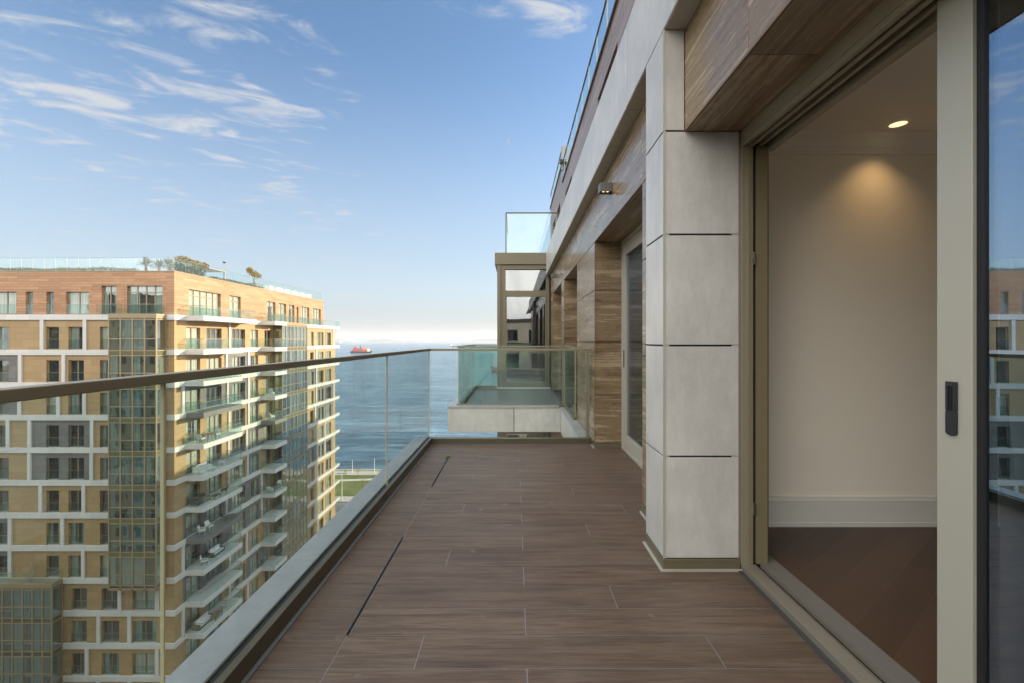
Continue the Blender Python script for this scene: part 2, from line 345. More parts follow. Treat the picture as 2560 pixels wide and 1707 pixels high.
# ------------------------------------------------------------------ ground, shore, sea, far hills
GZ = -40.0
struct('ground', MB().box(-900, 900, -3000, 105, GZ-3, GZ), plain('bare_ground', (.22, .20, .165), .9, 0, .25, .05))
struct('road', MB().box(-400, 400, 101, 116.2, GZ-2, GZ+.004), plain('asphalt', (.13, .13, .128), .85, 0, .15, .4))
rm = MB()
for k in range(-26, 27): rm.box(k*12, k*12+5, 109.5, 109.65, GZ+.006, GZ+.009)
rm.box(-400, 400, 114.9, 115.05, GZ+.006, GZ+.009)
struct('road_markings', rm, plain('road_paint', (.66, .66, .62), .7))
struct('pavement', MB().box(-400, 400, 116.2, 120.2, GZ-2, GZ+.13), plain('pavement_slabs', (.42, .385, .335), .85, 0, .12, .8))
def grass_mat():
    m, nt, b = newmat('lawn_grass')
    n = noisef(nt, objco(nt, 1, 1, 1), .28, 6, .6); n2 = noisef(nt, objco(nt), 5, 4)
    c = ramp(nt, M1(nt, 'ADD', M1(nt, 'MULTIPLY', n, .7), M1(nt, 'MULTIPLY', n2, .3)), [(.35, (.055, .085, .018)), (.5, (.11, .125, .028)), (.66, (.19, .165, .05))])
    nt.links.new(c, b.inputs['Base Color']); b.inputs['Roughness'].default_value = .9; return m
LAWN = grass_mat()
def wavy(y0f, y1f, z0, z1, n=80, x0=-160, x1=60):
    m = MB(); 
    for i in range(n):
        a, b = x0+(x1-x0)*i/n, x0+(x1-x0)*(i+1)/n
        m.add([(a, y0f(a), z0), (b, y0f(b), z0), (b, y1f(b), z0), (a, y1f(a), z0), (a, y0f(a), z1), (b, y0f(b), z1), (b, y1f(b), z1), (a, y1f(a), z1)],
              [(0,3,2,1),(4,5,6,7),(0,1,5,4),(2,3,7,6)])
    return m
pth = lambda x: 134.6 + .9*math.sin((x+47)/8.0)
struct('lawn', wavy(lambda x: 120.2, lambda x: pth(x)-1.0, GZ-2, GZ+.10), LAWN)
struct('path', wavy(lambda x: pth(x)-1.0, lambda x: pth(x)+.9, GZ-2, GZ+.08), plain('path_gravel', (.48, .44, .37), .9))
struct('grass_verge', wavy(lambda x: pth(x)+.9, lambda x: 139.4, GZ-2, GZ+.10), LAWN)
pr = MB().box(-160, 60, 139.4, 143.7, GZ-2, GZ+.12).box(-160, 60, 143.7, 144.3, GZ-4, GZ+.45)
struct('promenade', pr, plain('promenade_paving', (.46, .41, .34), .85, 0, .1, .8))

def sea_mat():
    m, nt, b = newmat('sea_water'); nt.nodes.remove(b)
    geo = N(nt, 'ShaderNodeNewGeometry')
    mp = N(nt, 'ShaderNodeMapping', {0: geo.outputs['Position']}); mp.inputs['Scale'].default_value = (.10, .26, 1); mp.inputs['Rotation'].default_value = (0, 0, R(9))
    w1 = noisef(nt, mp.outputs[0], 1.0, 7, .60, .4)
    mp2 = N(nt, 'ShaderNodeMapping', {0: geo.outputs['Position']}); mp2.inputs['Scale'].default_value = (.006, .016, 1)
    w2 = noisef(nt, mp2.outputs[0], 1.0, 5, .6, .5)
    mp3 = N(nt, 'ShaderNodeMapping', {0: geo.outputs['Position']}); mp3.inputs['Scale'].default_value = (.042, .135, 1); mp3.inputs['Rotation'].default_value = (0, 0, R(5))
    w3 = noisef(nt, mp3.outputs[0], 1.0, 6, .66, .6)
    bp = N(nt, 'ShaderNodeBump', {'Height': M1(nt, 'ADD', M1(nt, 'MULTIPLY', w1, .6), M1(nt, 'MULTIPLY', w3, 2.4)), 'Strength': .8, 'Distance': 2.4})
    gl = N(nt, 'ShaderNodeBsdfGlossy', {0: (.80, .92, 1, 1), 1: .12}); nt.links.new(bp.outputs[0], gl.inputs['Normal'])
    dc = ramp(nt, w3, [(.40, (.020, .052, .084)), (.52, (.042, .098, .150)), (.62, (.085, .170, .235))])  # light and shade of the wave slopes put into the water colour
    df = N(nt, 'ShaderNodeBsdfDiffuse', {0: dc})
    wv = M1(nt, 'ADD', M1(nt, 'MULTIPLY', w2, .4), M1(nt, 'MULTIPLY', w3, .6))
    k = M1(nt, 'MULTIPLY', schlick(nt, .02), N(nt, 'ShaderNodeMapRange', {0: wv, 1: .36, 2: .64, 3: .50, 4: 1.0}).outputs[0])
    mx = N(nt, 'ShaderNodeMixShader', {0: k, 1: df.outputs[0], 2: gl.outputs[0]})
    nt.links.new(mx.outputs[0], nt.nodes['Material Output'].inputs[0]); return m
SEAZ = -41.7; SEAFAR = 14000
struct('sea', MB().box(-30000, 30000, 100, SEAFAR, SEAZ-5, SEAZ), sea_mat())
HILL = plain('far_hill_scrub', (.05, .06, .05), .9)
def ridge(name, x0, x1, y, prof, depth):
    m = MB(); n = 60; rows = 6; vs = []
    for j in range(rows+1):
        t = j/rows; k = math.sin(math.pi*(.5*t)) if t < 1 else 1
        for i in range(n+1):
            x = x0+(x1-x0)*i/n; h = prof(i/n)*k*(1+.10*mnoise.noise(Vector((x*.004, j*.7, 3))))
            vs.append((x, y+depth*t, SEAZ-2+h))
    fs = [(j*(n+1)+i, j*(n+1)+i+1, (j+1)*(n+1)+i+1, (j+1)*(n+1)+i) for j in range(rows) for i in range(n)]
    m.add(vs, fs, 0.5, True); return struct(name, m, HILL)
ridge('hills', -4900, -2900, 12900, lambda t: 8+70*math.exp(-((t-.52)/.2)**2), 500)
ridge('island_hill', -1500, 1800, 12500, lambda t: 150*max(0, math.sin(math.pi*min(1, t)))**.75*(.75+.25*math.sin(t*13)), 600)
ct = MB(); rc = random.Random(3)
for i in range(150):
    x = rc.uniform(-5600, -3300); w = rc.uniform(15, 45); h = rc.choice([18, 25, 32, 40, 55, 80, 110, 130])*rc.uniform(.7, 1.1)
    ct.box(x, x+w, 13000+rc.uniform(0, 500), 13060+rc.uniform(500, 560), SEAZ-1, SEAZ+h)
ct.box(-7000, -2500, 12950, 13900, SEAZ-1, SEAZ+9)
tag(ct.build('far_city', plain('far_city_concrete', (.45, .43, .41), .8)), 'pale hazy city skyline on the far shore across the sea', 'city', kind='stuff')

# ------------------------------------------------------------------ the building we stand on
XW, XP, XD = .93, .814, 1.235      # travertine wall face, limestone pillar / fascia face, door plane
own = thing('apartment_building', 'travertine and pale limestone apartment building whose tiled balcony runs along the right side', 'building', (6, 4, GZ))
ZJ = [.06, .62, 1.229, 1.834, 2.40]
def blocks(mb, x0, x1, y0, y1, zl=ZJ, ys=(), gap=.008):
    yl = [y0, *ys, y1]
    for a, b in zip(yl, yl[1:]):
        for c, d in zip(zl, zl[1:]):
            mb.box(x0, x1, a + (gap/2 if a != y0 else 0), b - (gap/2 if b != y1 else 0), c + gap/2, d - gap/2)
def core(mb, x0, x1, y0, y1, z0, z1, i=.012): mb.box(x0+i, x1-i, y0+i, y1-i, z0, z1)
wl = MB(); jc = MB()
for (y0, y1, ys) in ((2.838, 3.33, ()), (5.318, 6.83, (6.08,)), (8.6, 9.15, ()), (11.1, 11.98, ()), (-3.2, -1.2, (-2.2,))):
    blocks(wl, XW, 1.252, y0, y1, ZJ, ys); core(jc, XW, 1.25, y0, y1, 0, 2.4)
ly = [-3.2, -2.4, -1.2, .4, 1.82, 3.346, 4.33, 5.318, 6.80, 8.6, 9.15, 11.1, 11.98]
for a, b in zip(ly, ly[1:]): wl.box(XW, 1.40, a+.003, b-.003, 2.404, 2.956)
jc.box(XW+.012, 1.38, -3.19, 11.97, 2.42, 2.94)
wl.build('travertine_wall', TRAV, own, None, .0025)
TRAVS = travertine('travertine_soffit', (.125, .072, .032), (.285, .192, .104), (.46, .36, .24), .45, ((9, .5, 1), (44, 1.2, 1), (95, 14, 1)))
for a, b in ((-1.2, 1.818), (1.823, 2.49), (3.335, 4.328), (4.333, 5.312), (6.835, 8.595), (9.155, 11.095)): MB().box(XW+.009, 1.236, a, b, 2.397, 2.4035).build('soffit_panel', TRAVS, own)
jc.build('wall_joint', BLACK, own)
TRIM = plain('copper_brown_trim', (.20, .115, .055), .4, .4, .05)
for (a, b) in ((-1.2, 2.49), (3.33, 5.318), (6.83, 8.6), (9.15, 11.1)): MB().box(XW-.003, XW+.007, a, b, 2.396, 2.404).build('edge_trim', TRIM, own)
for y in (5.318, 8.6, 11.1): MB().box(XW-.002, XW+.004, y-.003, y+.003, .06, 2.396).build('edge_trim', TRIM, own)
pl = MB()
blocks(pl, XP, 1.226, 2.497, 2.834, ZJ[:4] + [2.402], (), .010)
pl.box(XP, XW-.003, 2.497, 2.834, 2.407, 2.955)
pc = MB(); core(pc, XP, 1.226, 2.497, 2.834, 0, 2.39, .010); core(pc, XP, XW-.003, 2.497, 2.834, 2.38, 2.95, .008)
po = pl.build('pillar', LIME, own, None, .002); pc.build('pillar_joint', BLACK, po)
ctm = MB().box(XP-.0025, XP+.010, 2.4945, 2.500, .062, 2.955)
for z in ZJ[1:4]:
    for (a, b) in ((XP+.002, XP+.032), (1.19, 1.226)): ctm.box(a, b, 2.4985, 2.51, z-.0048, z+.0048)
ctm.build('corner_trim', CHAMP, po)
for q in ((XP-.006, 1.232, 2.490, 2.834, 0, .060), (XW-.006, 1.252, 2.845, 3.335, 0, .055), (XW-.006, 1.252, 5.312, 6.83, 0, .055)): MB().box(*q).build('skirting', BRONZE, own, None, .002)
MB().box(XP-.022, 1.235, 2.474, 2.489, 0, .008).box(XP-.022, XP-.007, 2.489, 2.834, 0, .008).build('sealant_strip', CHAMP, own)
for q in ((XW-.02, XW-.007, 2.834, 3.335, 0, .008), (XW-.02, XW-.007, 5.30, 5.50, 0, .008)): MB().box(*q).build('sealant_strip', CHAMP, own)
fa = MB(); so = MB(); fc = MB(); fy = [3.363 + 1.13*k for k in range(-6, 8)]; fy = [y for y in fy if y < 11.9] + [11.99]
for a, b in zip(fy, fy[1:]):
    fa.box(XP, XP+.045, a+.005, b-.005, 2.962, 3.56); so.box(XP+.005, XW+.03, a+.0025, b-.0025, 2.957, 2.985)
fc.box(XP+.02, 1.4, fy[0], 11.97, 2.99, 3.545)
fo = fa.build('fascia', LIME, own, None, .003); fc.build('fascia_core', BLACK, fo)
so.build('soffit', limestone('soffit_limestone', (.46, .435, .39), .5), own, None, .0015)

# slabs under both balconies with their copings
def slab(y0, y1):
    m = MB(); xs = [-1.212, -.02, XP]
    m.box(-1.212, -.028, y0, y0+.05, -.39, .03).box(-.016, XP, y0, y0+.05, -.39, .03)
    m.box(-1.212, -1.16, y0+.053, y1, -.39, .03)
    m.box(-1.19, XW, y0+.05, y1-.05, -.38, -.066).box(-1.212, XW, y1-.05, y1, -.39, .03)
    return m.build('balcony_slab', LIME, own, None, .003)
for y0 in (-8, 8.2): MB().box(-.04, 0, y0+.02, y0+.049, -.385, .025).build('slab_joint', BLACK, own)
s1 = slab(-8, 5.66); s2 = slab(8.2, 11.97)
cp = MB()
cyl = [-8, -5.5, -3.23, -2.09, -.95, .19, 1.33, 2.463, 3.60, 4.74, 5.50]
for a, b in zip(cyl, cyl[1:]): cp.box(-1.222, -1.076, a+.002, b-.002, .032, .075)
cp.build('coping', COPE, s1, None, .003)
cp = MB()
for a, b in ((8.37, 9.5), (9.5, 10.6), (10.6, 11.95)): cp.box(-1.222, -1.076, a+.002, b-.002, .032, .075)
cp.box(-1.222, -.022, 8.19, 8.325, .032, .075).box(-.018, .79, 8.19, 8.325, .032, .075)
cp.build('coping', COPE, s2, None, .003)
lg = MB()
for a, b in ((5.67, 6.25), (6.25, 7.3), (7.3, 8.185)): lg.box(XP, XW, a, b-.004, -.39, .02)
lo = lg.build('wall_ledge', LIME, own, None, .003)
MB().box(XP-.006, XW, 5.67, 6.248, .02, .06).box(XP-.006, XW, 6.252, 7.298, .02, .06).box(XP-.006, XW, 7.302, 8.185, .02, .06).build('coping', COPE, lo, None, .002)
for a, b in ((8.6, 9.5), (10.3, 11.2)): MB().box(-.72, -.70, a, b, -.001, .002).build('drain_slot', BLACK, s2)
MB().box(-1.0, XW, 8.42, 11.8, -.01, 0).build('balcony_tiles', cladding('grey_tile', (.20, .21, .215), (.23, .235, .24), 1.2, .6, (.09, .09, .09), .4, .2), s2)

# the storeys below and above
bd = MB().box(1.0, 18, -14, 26, GZ, -.42).box(XW+.01, 1.0, -14, 12, GZ, -.40).box(5.3, 18, -14, 26, -.42, 3.4)
bd.box(1.9, 5.3, 3.3, 26, -.42, 3.4).box(.95, 1.9, 14.7, 26, -.42, 3.4)
bd.box(1.0, 5.3, -1.5, 12, 2.97, 3.44)
bd.build('wall', BEIGE, own)
MB().box(1.42, 5.28, -9, -1.51, -.41, -.03).build('terrace_or_bounce_floor', plain('pale_bounce_slab', (.70, .66, .60), .7), own)  # pale slab out of view, added to bounce light onto the room ceiling
up = MB(); xw = 2.02
slots = [(-9, -6.5, 7.1), (-2, .5, 7.1), (3.2, 5.4, 7.1), (8.99, 11.16, 7.15), (16.3, 18.4, 7.15), (20.5, 22.2, 7.45), (22.8, 24.7, 7.45)]
y = -14
for (a, b, zt) in slots:
    up.box(xw, xw+.3, y, a, 3.44, 7.9); up.box(xw, xw+.3, a, b, zt, 7.9); y = b
up.box(xw, xw+.3, y, 26.1, 3.44, 7.9); up.box(xw, xw+.3, 19.3, 26.1, 7.903, 8.74)
up.box(xw+.3, 18, 25.8, 26.1, 3.44, 8.74)
uo = up.build('timber_clad_storey', cladding('shade_toned_timber_cladding', (.235, .18, .15), (.32, .255, .215), 2.1, .27, (.07, .045, .03), .4, .5), own)  # cooler, greyer colour paints in the shade and sky reflection on this side
for (a, b, zt) in slots: MB().box(xw+.28, xw+.34, a-.1, b+.1, 3.44, zt+.1).build('window', PANE_D, uo)
MB().box(xw+.34, 18, -14, 25.8, 3.44, 7.8).box(xw+.34, 18, 19.4, 25.8, 7.8, 8.7).build('upper_core', BEIGE, uo)
MB().box(xw-.05, xw+.36, -14, 19.3, 7.903, 7.96).box(xw-.05, xw+.36, 19.3, 26.15, 8.743, 8.80).build('parapet_cap', plain('brown_metal_cap', (.13, .075, .045), .4, .3), uo)
MB().box(1.965, 2.30, 19.3, 19.42, 8.45, 9.47).build('end_panel', GREYM, uo, None, .004)
MB().box(.92, xw, -14, 14.7, 3.44, 3.50).build('terrace_or_bounce_floor', COPE, own)

# recessed glazed doors along the wall
def door_unit(y0, y1):
    m = MB(); x0, x1 = 1.25, 1.31
    m.box(x0-.01, x1, y0, y0+.04, 0, 2.40).box(x0-.01, x1, y1-.035, y1, 0, 2.40).box(x0-.01, x1, y0+.04, y1-.035, 2.36, 2.40).box(x0-.01, x1, y0+.04, y1-.035, 0, .035)
    ym = (y0+y1)/2
    for a, b in ((y0+.04, ym), (ym, y1-.035)):
        m.box(x0, x1-.01, a+.001, a+.11, .037, 2.357).box(x0, x1-.01, b-.115, b-.001, .037, 2.357)
        m.box(x0, x1-.01, a+.11, b-.115, 2.22, 2.357).box(x0, x1-.01, a+.11, b-.115, .037, .18)
    o = m.build('terrace_door', CHAMP, own, None, .002)
    p = MB()
    for a, b in ((y0+.15, ym-.115), (ym+.11, y1-.15)): p.box(1.272, 1.284, a, b, .18, 2.22)
    p.build('pane', DOORGL, o)
    MB().box(1.244, 1.25, y1-.10, y1-.075, .95, 1.15).build('handle', BLACK, o)
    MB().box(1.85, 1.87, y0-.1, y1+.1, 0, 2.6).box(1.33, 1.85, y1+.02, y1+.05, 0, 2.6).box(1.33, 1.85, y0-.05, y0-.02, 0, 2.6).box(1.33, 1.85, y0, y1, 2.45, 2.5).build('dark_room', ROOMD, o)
for a, b in ((3.335, 5.313), (6.835, 8.595), (9.155, 11.095)): door_unit(a, b)

# sliding door: frame, sill, open leaf
df = MB(); yb, yj = -1.2, 2.494
df.box(XD, 1.283, yb, yj, 2.335, 2.398).box(XD, 1.283, yj-.006, yj+.004, .03, 2.335)     # outer head, jamb
df.box(1.240, 1.262, yb, yj-.006, 2.310, 2.335)
df.box(1.283, 1.306, yb, yj+.004, 2.315, 2.36).box(1.283, 1.306, yj+.004, yj+.02, .03, 2.36)
df.box(1.335, 1.352, yb, yj, 2.315, 2.38).box(1.385, 1.425, yb, yj+.03, 2.30, 2.42)
df.box(1.228, 1.236, 2.500, 2.53, 0.0, 2.39).box(1.2665, 1.2695, 2.4865, 2.49, .03, 2.335)
do = df.build('door_frame', plain('light_bronze_frame', (.30, .262, .185), .40, .2, .05), own, None, .0015)
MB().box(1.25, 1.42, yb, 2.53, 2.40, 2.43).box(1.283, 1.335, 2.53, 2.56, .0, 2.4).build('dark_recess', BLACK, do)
gr = MB(); n = 11
gr.box(1.331, 1.395, 2.515, 2.60, .025, 2.33)
for i in range(n): a = 1.332+.062*i/n; gr.box(a, a+.0034, 2.5115, 2.516, .025, 2.33)
gr.build('ribbed_jamb', plain('ribbed_bronze', (.30, .25, .145), .45, .2, .04), do)
MB().box(1.395, 1.425, 2.56, 3.05, .0, 2.66).build('inner_jamb', BRONZE_D, do)
si = MB().box(XD, 1.305, yb, 2.488, -.01, .034).box(1.313, 1.318, yb, 2.50, .0, .030).box(1.345, 1.348, yb, 2.50, .0, .034)
so_ = si.build('sill', plain('sill_aluminium', (.27, .245, .20), .36, .35, .05), do, None, .002)
rb = MB().box(1.362, 1.462, yb, 2.62, -.01, .024)
for i in range(22): a = 1.364+.096*i/22; rb.box(a, a+.0022, yb, 2.60, .024, .0265)
rb.build('ribbed_threshold', plain('threshold_grey', (.235, .215, .19), .5, .2, .05), so_)
MB().box(1.30, 1.364, yb, 2.53, -.02, .012).build('track_channel', BLACK, so_)
MB().box(1.213, 1.233, yb, 2.47, 0, .007).build('sealant', plain('dark_sealant', (.05, .05, .055), .7), so_)
for z in (1.705, .33): MB().box(1.296, 1.322, 2.500, 2.51, z-.035, z+.035).tube((1.309, 2.49, z-.012), (1.309, 2.51, z-.012), .009).tube((1.309, 2.485, z+.014), (1.309, 2.51, z+.014), .006).build('striker', STEEL, do, None, .002)
# open leaf
x0, x1 = 1.330, 1.392; ya, ye = -1.15, 1.436
lf = MB().box(x0, x1, ye-.112, ye, .036, 2.36).box(x0, x1, ya, ya+.112, .036, 2.36).box(x0, x1, ya+.112, ye-.112, 2.25, 2.36).box(x0, x1, ya+.112, ye-.112, .036, .15)
leaf = lf.build('sliding_door', CHAMP, own, None, .002)
MB().box(x0+.012, x1-.012, ye-.134, ye-.112, .15, 2.25).box(x0+.012, x1-.012, ya+.134, ye-.134, .15, .17).box(x0+.012, x1-.012, ya+.134, ye-.134, 2.23, 2.25).build('gasket', BLACK, leaf)
MB().box(1.349, 1.356, ya+.134, ye-.134, .17, 2.23).build('pane', DOORGL, leaf)
# recessed pull outside: plate with arched foot and a sunken slot
def plate(y0, y1, z0, z1, n=6):
    r = (y1-y0)/2; p = [(y1, z1-.004), (y1-.004, z1), (y0+.004, z1), (y0, z1-.004), (y0, z0+.010)]
    p += [(y0+r-r*math.cos(math.pi*i/n), z0+.010-.010*math.sin(math.pi*i/n)) for i in range(1, n)] + [(y1, z0+.010)]
    return p
hp = MB(); pz0, pz1, py0, py1 = .968, 1.132, 1.367, 1.401
hp.extr(plate(py0, py1, pz0, 1.044), 0, x0-.007, x0)
hp.box(x0-.007, x0, py0, py0+.008, 1.044, pz1).box(x0-.007, x0, py1-.008, py1, 1.044, pz1).box(x0-.007, x0, py0+.008, py1-.008, 1.118, pz1)
hp.box(x0-.0015, x0-.0005, py0+.008, py1-.008, 1.044, 1.118).box(x0-.005, x0-.0015, py0+.019, py0+.022, 1.046, 1.116)
hp.build('pull_handle', plain('black_handle', (.022, .023, .026), .4), leaf, None, .0015)
# lever inside
lv = MB(); lv.box(x1, x1+.012, 1.355, 1.392, .93, 1.12).tube((x1+.01, 1.373, 1.075), (x1+.06, 1.373, 1.075), .011)
lv.add([(x1+.055, 1.357, 1.085), (x1+.078, 1.357, 1.085), (x1+.078, 1.389, 1.085), (x1+.055, 1.389, 1.085), (x1+.088, 1.359, .845), (x1+.104, 1.359, .845), (x1+.104, 1.387, .845), (x1+.088, 1.387, .845)],
       [(0,1,2,3),(7,6,5,4),(0,4,5,1),(1,5,6,2),(2,6,7,3),(3,7,4,0)])
lv.build('lever_handle', BLACK, leaf, None, .004)

# the room behind the sliding door
rw = MB().box(1.425, 5.1, 3.08, 3.28, 0, 2.72).box(5.0, 5.2, -1.5, 3.08, 0, 2.72).box(1.42, 1.5, -1.5, -1.3, 0, 2.72).box(4.95, 5.0, -1.5, -1.3, 0, 2.72).box(1.5, 4.95, -1.5, -1.3, 2.60, 2.72).box(1.42, 1.46, -1.3, -1.2, 0, 2.72).box(1.42, 1.46, -1.2, 3.08, 2.43, 2.68)  # rear side left open, an added unseen opening that brightens the room
rw.build('room_wall', PLASTER, own)
MB().box(1.80, 5.0, -1.3, 3.08, 2.633, 2.70).box(1.46, 1.80, -1.3, 3.08, 2.667, 2.70).build('ceiling', CEILP, own)
prof = [(3.08, 2.51), (3.080, 2.633), (3.0, 2.633), (3.0, 2.622), (3.008, 2.620), (3.010, 2.606), (3.018, 2.602), (3.022, 2.598), (3.036, 2.575), (3.046, 2.556), (3.050, 2.553), (3.050, 2.545), (3.057, 2.543), (3.060, 2.538), (3.060, 2.526), (3.066, 2.524), (3.068, 2.51)]
MB().extr(prof, 0, 1.62, 5.0).build('cornice', CEILP, own)
bprof = [(3.08, 0), (3.08, .208), (3.070, .208), (3.066, .203), (3.064, .188), (3.060, .180), (3.060, .178), (3.062, .176), (3.062, .036), (3.059, .033), (3.059, .003)]
MB().extr(bprof, 0, 1.425, 5.0).build('baseboard', PAINTW, own)
struct('room_floor', MB().box(1.462, 5.05, -1.45, 3.1, -.06, .0015), PARQ)
cu_ = MB(); npt = 46
cpts = [(1.60 + .035*math.sin(i*1.35) + .012*math.sin(i*3.1), 1.02 + .45*i/npt) for i in range(npt+1)]
for (xa, ya_), (xb, yb_) in zip(cpts, cpts[1:]): cu_.add([(xa, ya_, .02), (xb, yb_, .02), (xb, yb_, 2.66), (xa, ya_, 2.66)], [(0,1,2,3)], .5, True)
tag(cu_.build('curtain', plain('pale_curtain_cloth', (.58, .57, .50), .9), None), 'gathered pale curtain hanging behind the sliding door glass', 'curtain')
dl = thing('downlight', 'lit round recessed downlight in the ceiling of the room', 'downlight', (2.44, 2.90, 2.633))
ring = MB(); nn = 28
for i in range(nn):
    a, b = 2*math.pi*i/nn, 2*math.pi*(i+1)/nn
    ring.add([(2.44+r*math.cos(t), 2.90+r*math.sin(t), z) for (t, r, z) in ((a, .060, 2.632), (b, .060, 2.632), (b, .047, 2.628), (a, .047, 2.628))], [(0,1,2,3)], .5)
ring.build('trim_ring', CEILP, dl)
lens = MB(); lens.add([(2.44+.048*math.cos(2*math.pi*i/nn), 2.90+.048*math.sin(2*math.pi*i/nn), 2.6305) for i in range(nn)], [tuple(range(nn))[::-1]])
lens.build('lens', emis('warm_lamp', (1.0, .82, .48), .42), dl)
sp = bpy.data.objects.new('downlight_lamp', bpy.data.lights.new('downlight_lamp', 'SPOT')); C.objects.link(sp)
sp.data.energy = 2.4; sp.data.spot_size = R(100); sp.data.spot_blend = 1.0; sp.data.color = (1.0, .62, .27); sp.data.shadow_soft_size = .035
sp.location = (2.42, 2.885, 2.62); sp.rotation_euler = (R(7), 0, 0)

# glazed bay at the end of the second balcony
bay = MB(); bx0, bx1, by = -.475, XW, 12.0
bay.box(-.538, XW-.005, by-.03, 14.7, 3.24, 3.545)
bay.box(bx0, -.385, by, by+.14, GZ, 3.238).box(-.380, -.345, by+.02, by+.14, GZ, 3.238)
for z0, z1 in ((0, 3.238), (-3.6, -.45)):
    top = z1 - .12
    bay.box(-.343, .84, by+.03, by+.12, top, z1).box(-.343, -.255, by+.03, by+.12, z0, top).box(.818, .905, by+.03, by+.12, z0, z1)
    bay.box(-.255, .818, by+.035, by+.12, z0+2.39, z0+2.554).box(-.254, -.222, by+.02, by+.1, z0, z0+2.388).box(.788, .817, by+.02, by+.1, z0, z0+2.388).box(-.222, .788, by+.022, by+.1, z0, z0+.16)
bay.box(bx0+.01, .925, by+.05, 14.6, -.45, 0).box(bx0, bx0+.1, 14.5, 14.64, GZ, 3.238).box(bx0+.02, bx0+.08, by+.14, 14.5, 2.3, 2.45)
bo = bay.build('glazed_bay', BRONZE, own, None, .002)
BAYFR = BRONZE
for z0, z1 in ((0, 3.1), (-3.6, -.57)):
    q = MB().box(-.255, .818, by+.075, by+.085, z0+2.554, z1); q.box(-.222, .788, by+.055, by+.065, z0+.16, z0+2.39); q.box(bx0+.03, bx0+.04, by+.14, 14.5, z0, z1)
    q.build('pane', BAYGL, bo)
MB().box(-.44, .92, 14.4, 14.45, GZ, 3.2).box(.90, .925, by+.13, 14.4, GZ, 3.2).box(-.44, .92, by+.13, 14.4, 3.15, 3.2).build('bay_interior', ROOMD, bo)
cb = MB()
for k in range(9): a = -.2+.11*k; cb.box(a, a+.085, by+.2, by+.22, -3.5, -.6)
cb.build('curtain', CURT[1], bo)

# ------------------------------------------------------------------ glass railings
EDGE = plain('golden_lit_glass_edge', (.52, .47, .30), .2, 0, .2, 20)  # golden base colour stands in for sunlit-facade light in the cut ends
def gpanel(parent, a, b, z0, z1, thick=.011, mat=RAILGL):
    """one pane between plan points a and b; its cut ends take the edge colour"""
    a, b = Vector((*a, 0)), Vector((*b, 0)); d = (b-a).normalized(); n = Vector((-d.y, d.x, 0))*thick/2
    vs = [(p.x, p.y, z) for z in (z0, z1) for p in (a-n, b-n, b+n, a+n)]
    me = bpy.data.meshes.new('glass_panel'); me.from_pydata(vs, [], [(0,1,5,4),(2,3,7,6),(1,2,6,5),(3,0,4,7),(4,5,6,7)])
    me.materials.append(mat); me.materials.append(EDGE)
    for p, k in zip(me.polygons, (0,0,1,1,1)): p.material_index = k
    return link('glass_panel', me, parent)
ra = thing('glass_railing', 'glass balcony railing with bronze handrail along the near tiled balcony', 'railing', (-1.05, 2.5, 0))
gx = -1.05; gy = 5.565
hr = MB().box(-1.076, -1.030, -8, gy+.024, 1.130, 1.158).box(-1.030, .905, gy-.020, gy+.024, 1.1302, 1.1578).box(.868, .905, gy-.020, gy+.024, 0.0, 1.130)
hr.build('handrail', RAILM, ra, None, .0025)
ys = [-7.9, -5.84, -3.47, -1.02, 1.356, 3.730, 5.556]
for a, b in zip(ys, ys[1:]): gpanel(ra, (gx, a+.003), (gx, b-.003), .05, 1.131)
gpanel(ra, (gx+.012, gy), (.868, gy), .05, 1.131, mat=clear_glass('front_railing_glass', (.945, .975, .97)))
ks = MB().box(-1.036, -1.004, -8, 5.505, .0, .083).box(-1.036, .905, 5.507, 5.552, 0, .070).box(-1.075, -1.064, -8, 5.60, .03, .080).box(-1.064, .905, 5.578, 5.60, .0, .066)
ks.build('base_rail', BRONZE_D, ra, None, .002)
MB().box(-1.064, -1.036, -8, 5.58, .02, .072).box(-1.03, .868, 5.552, 5.578, .02, .060).build('glazing_gasket', BLACK, ra)
MB().box(-1.006, -.985, -8, 5.49, 0, .006).box(-.985, .90, 5.488, 5.509, 0, .006).build('sealant_strip', plain('blue_grey_sealant', (.12, .125, .135), .6), ra)
RAILGD = clear_glass('tinted_railing_glass', (.74, .86, .835))
rb2 = thing('glass_railing', 'glass railing around the second balcony beyond the gap', 'railing', (-.1, 8.4, 0))
g2 = 8.37
hr = MB().box(-1.074, -1.030, g2-.022, 11.85, 1.130, 1.158).box(-1.030, .905, g2-.022, g2+.022, 1.1302, 1.1578).box(-1.03, -.48, 11.83, 11.872, 1.1302, 1.1578).box(.868, .908, g2-.022, g2+.022, .06, 1.13).box(.880, .924, 6.84, g2-.023, 1.1302, 1.1578)
hr.build('handrail', RAILM, rb2, None, .0025)
gpanel(rb2, (-1.04, g2), (.868, g2), .06, 1.131, mat=RAILGD); gpanel(rb2, (gx, g2+.01), (gx, 10.1), .06, 1.131, mat=RAILGD); gpanel(rb2, (gx, 10.11), (gx, 11.84), .06, 1.131, mat=RAILGD); gpanel(rb2, (gx+.01, 11.85), (-.48, 11.85), .06, 1.131, mat=RAILGD); gpanel(rb2, (.902, 6.85), (.902, g2-.03), .06, 1.131, mat=RAILGD)
MB().box(-1.075, .91, g2-.035, g2+.035, .03, .092).box(-1.08, -1.02, g2+.036, 11.81, .03, .085).box(-1.08, -.48, 11.815, 11.885, 0, .085).box(.875, .925, 6.84, g2-.036, .055, .10).build('base_rail', BRONZE, rb2, None, .002)
rt = thing('glass_railing', 'clear glass guard on the roof of the projecting bay', 'railing', (.4, 12.2, 3.545))
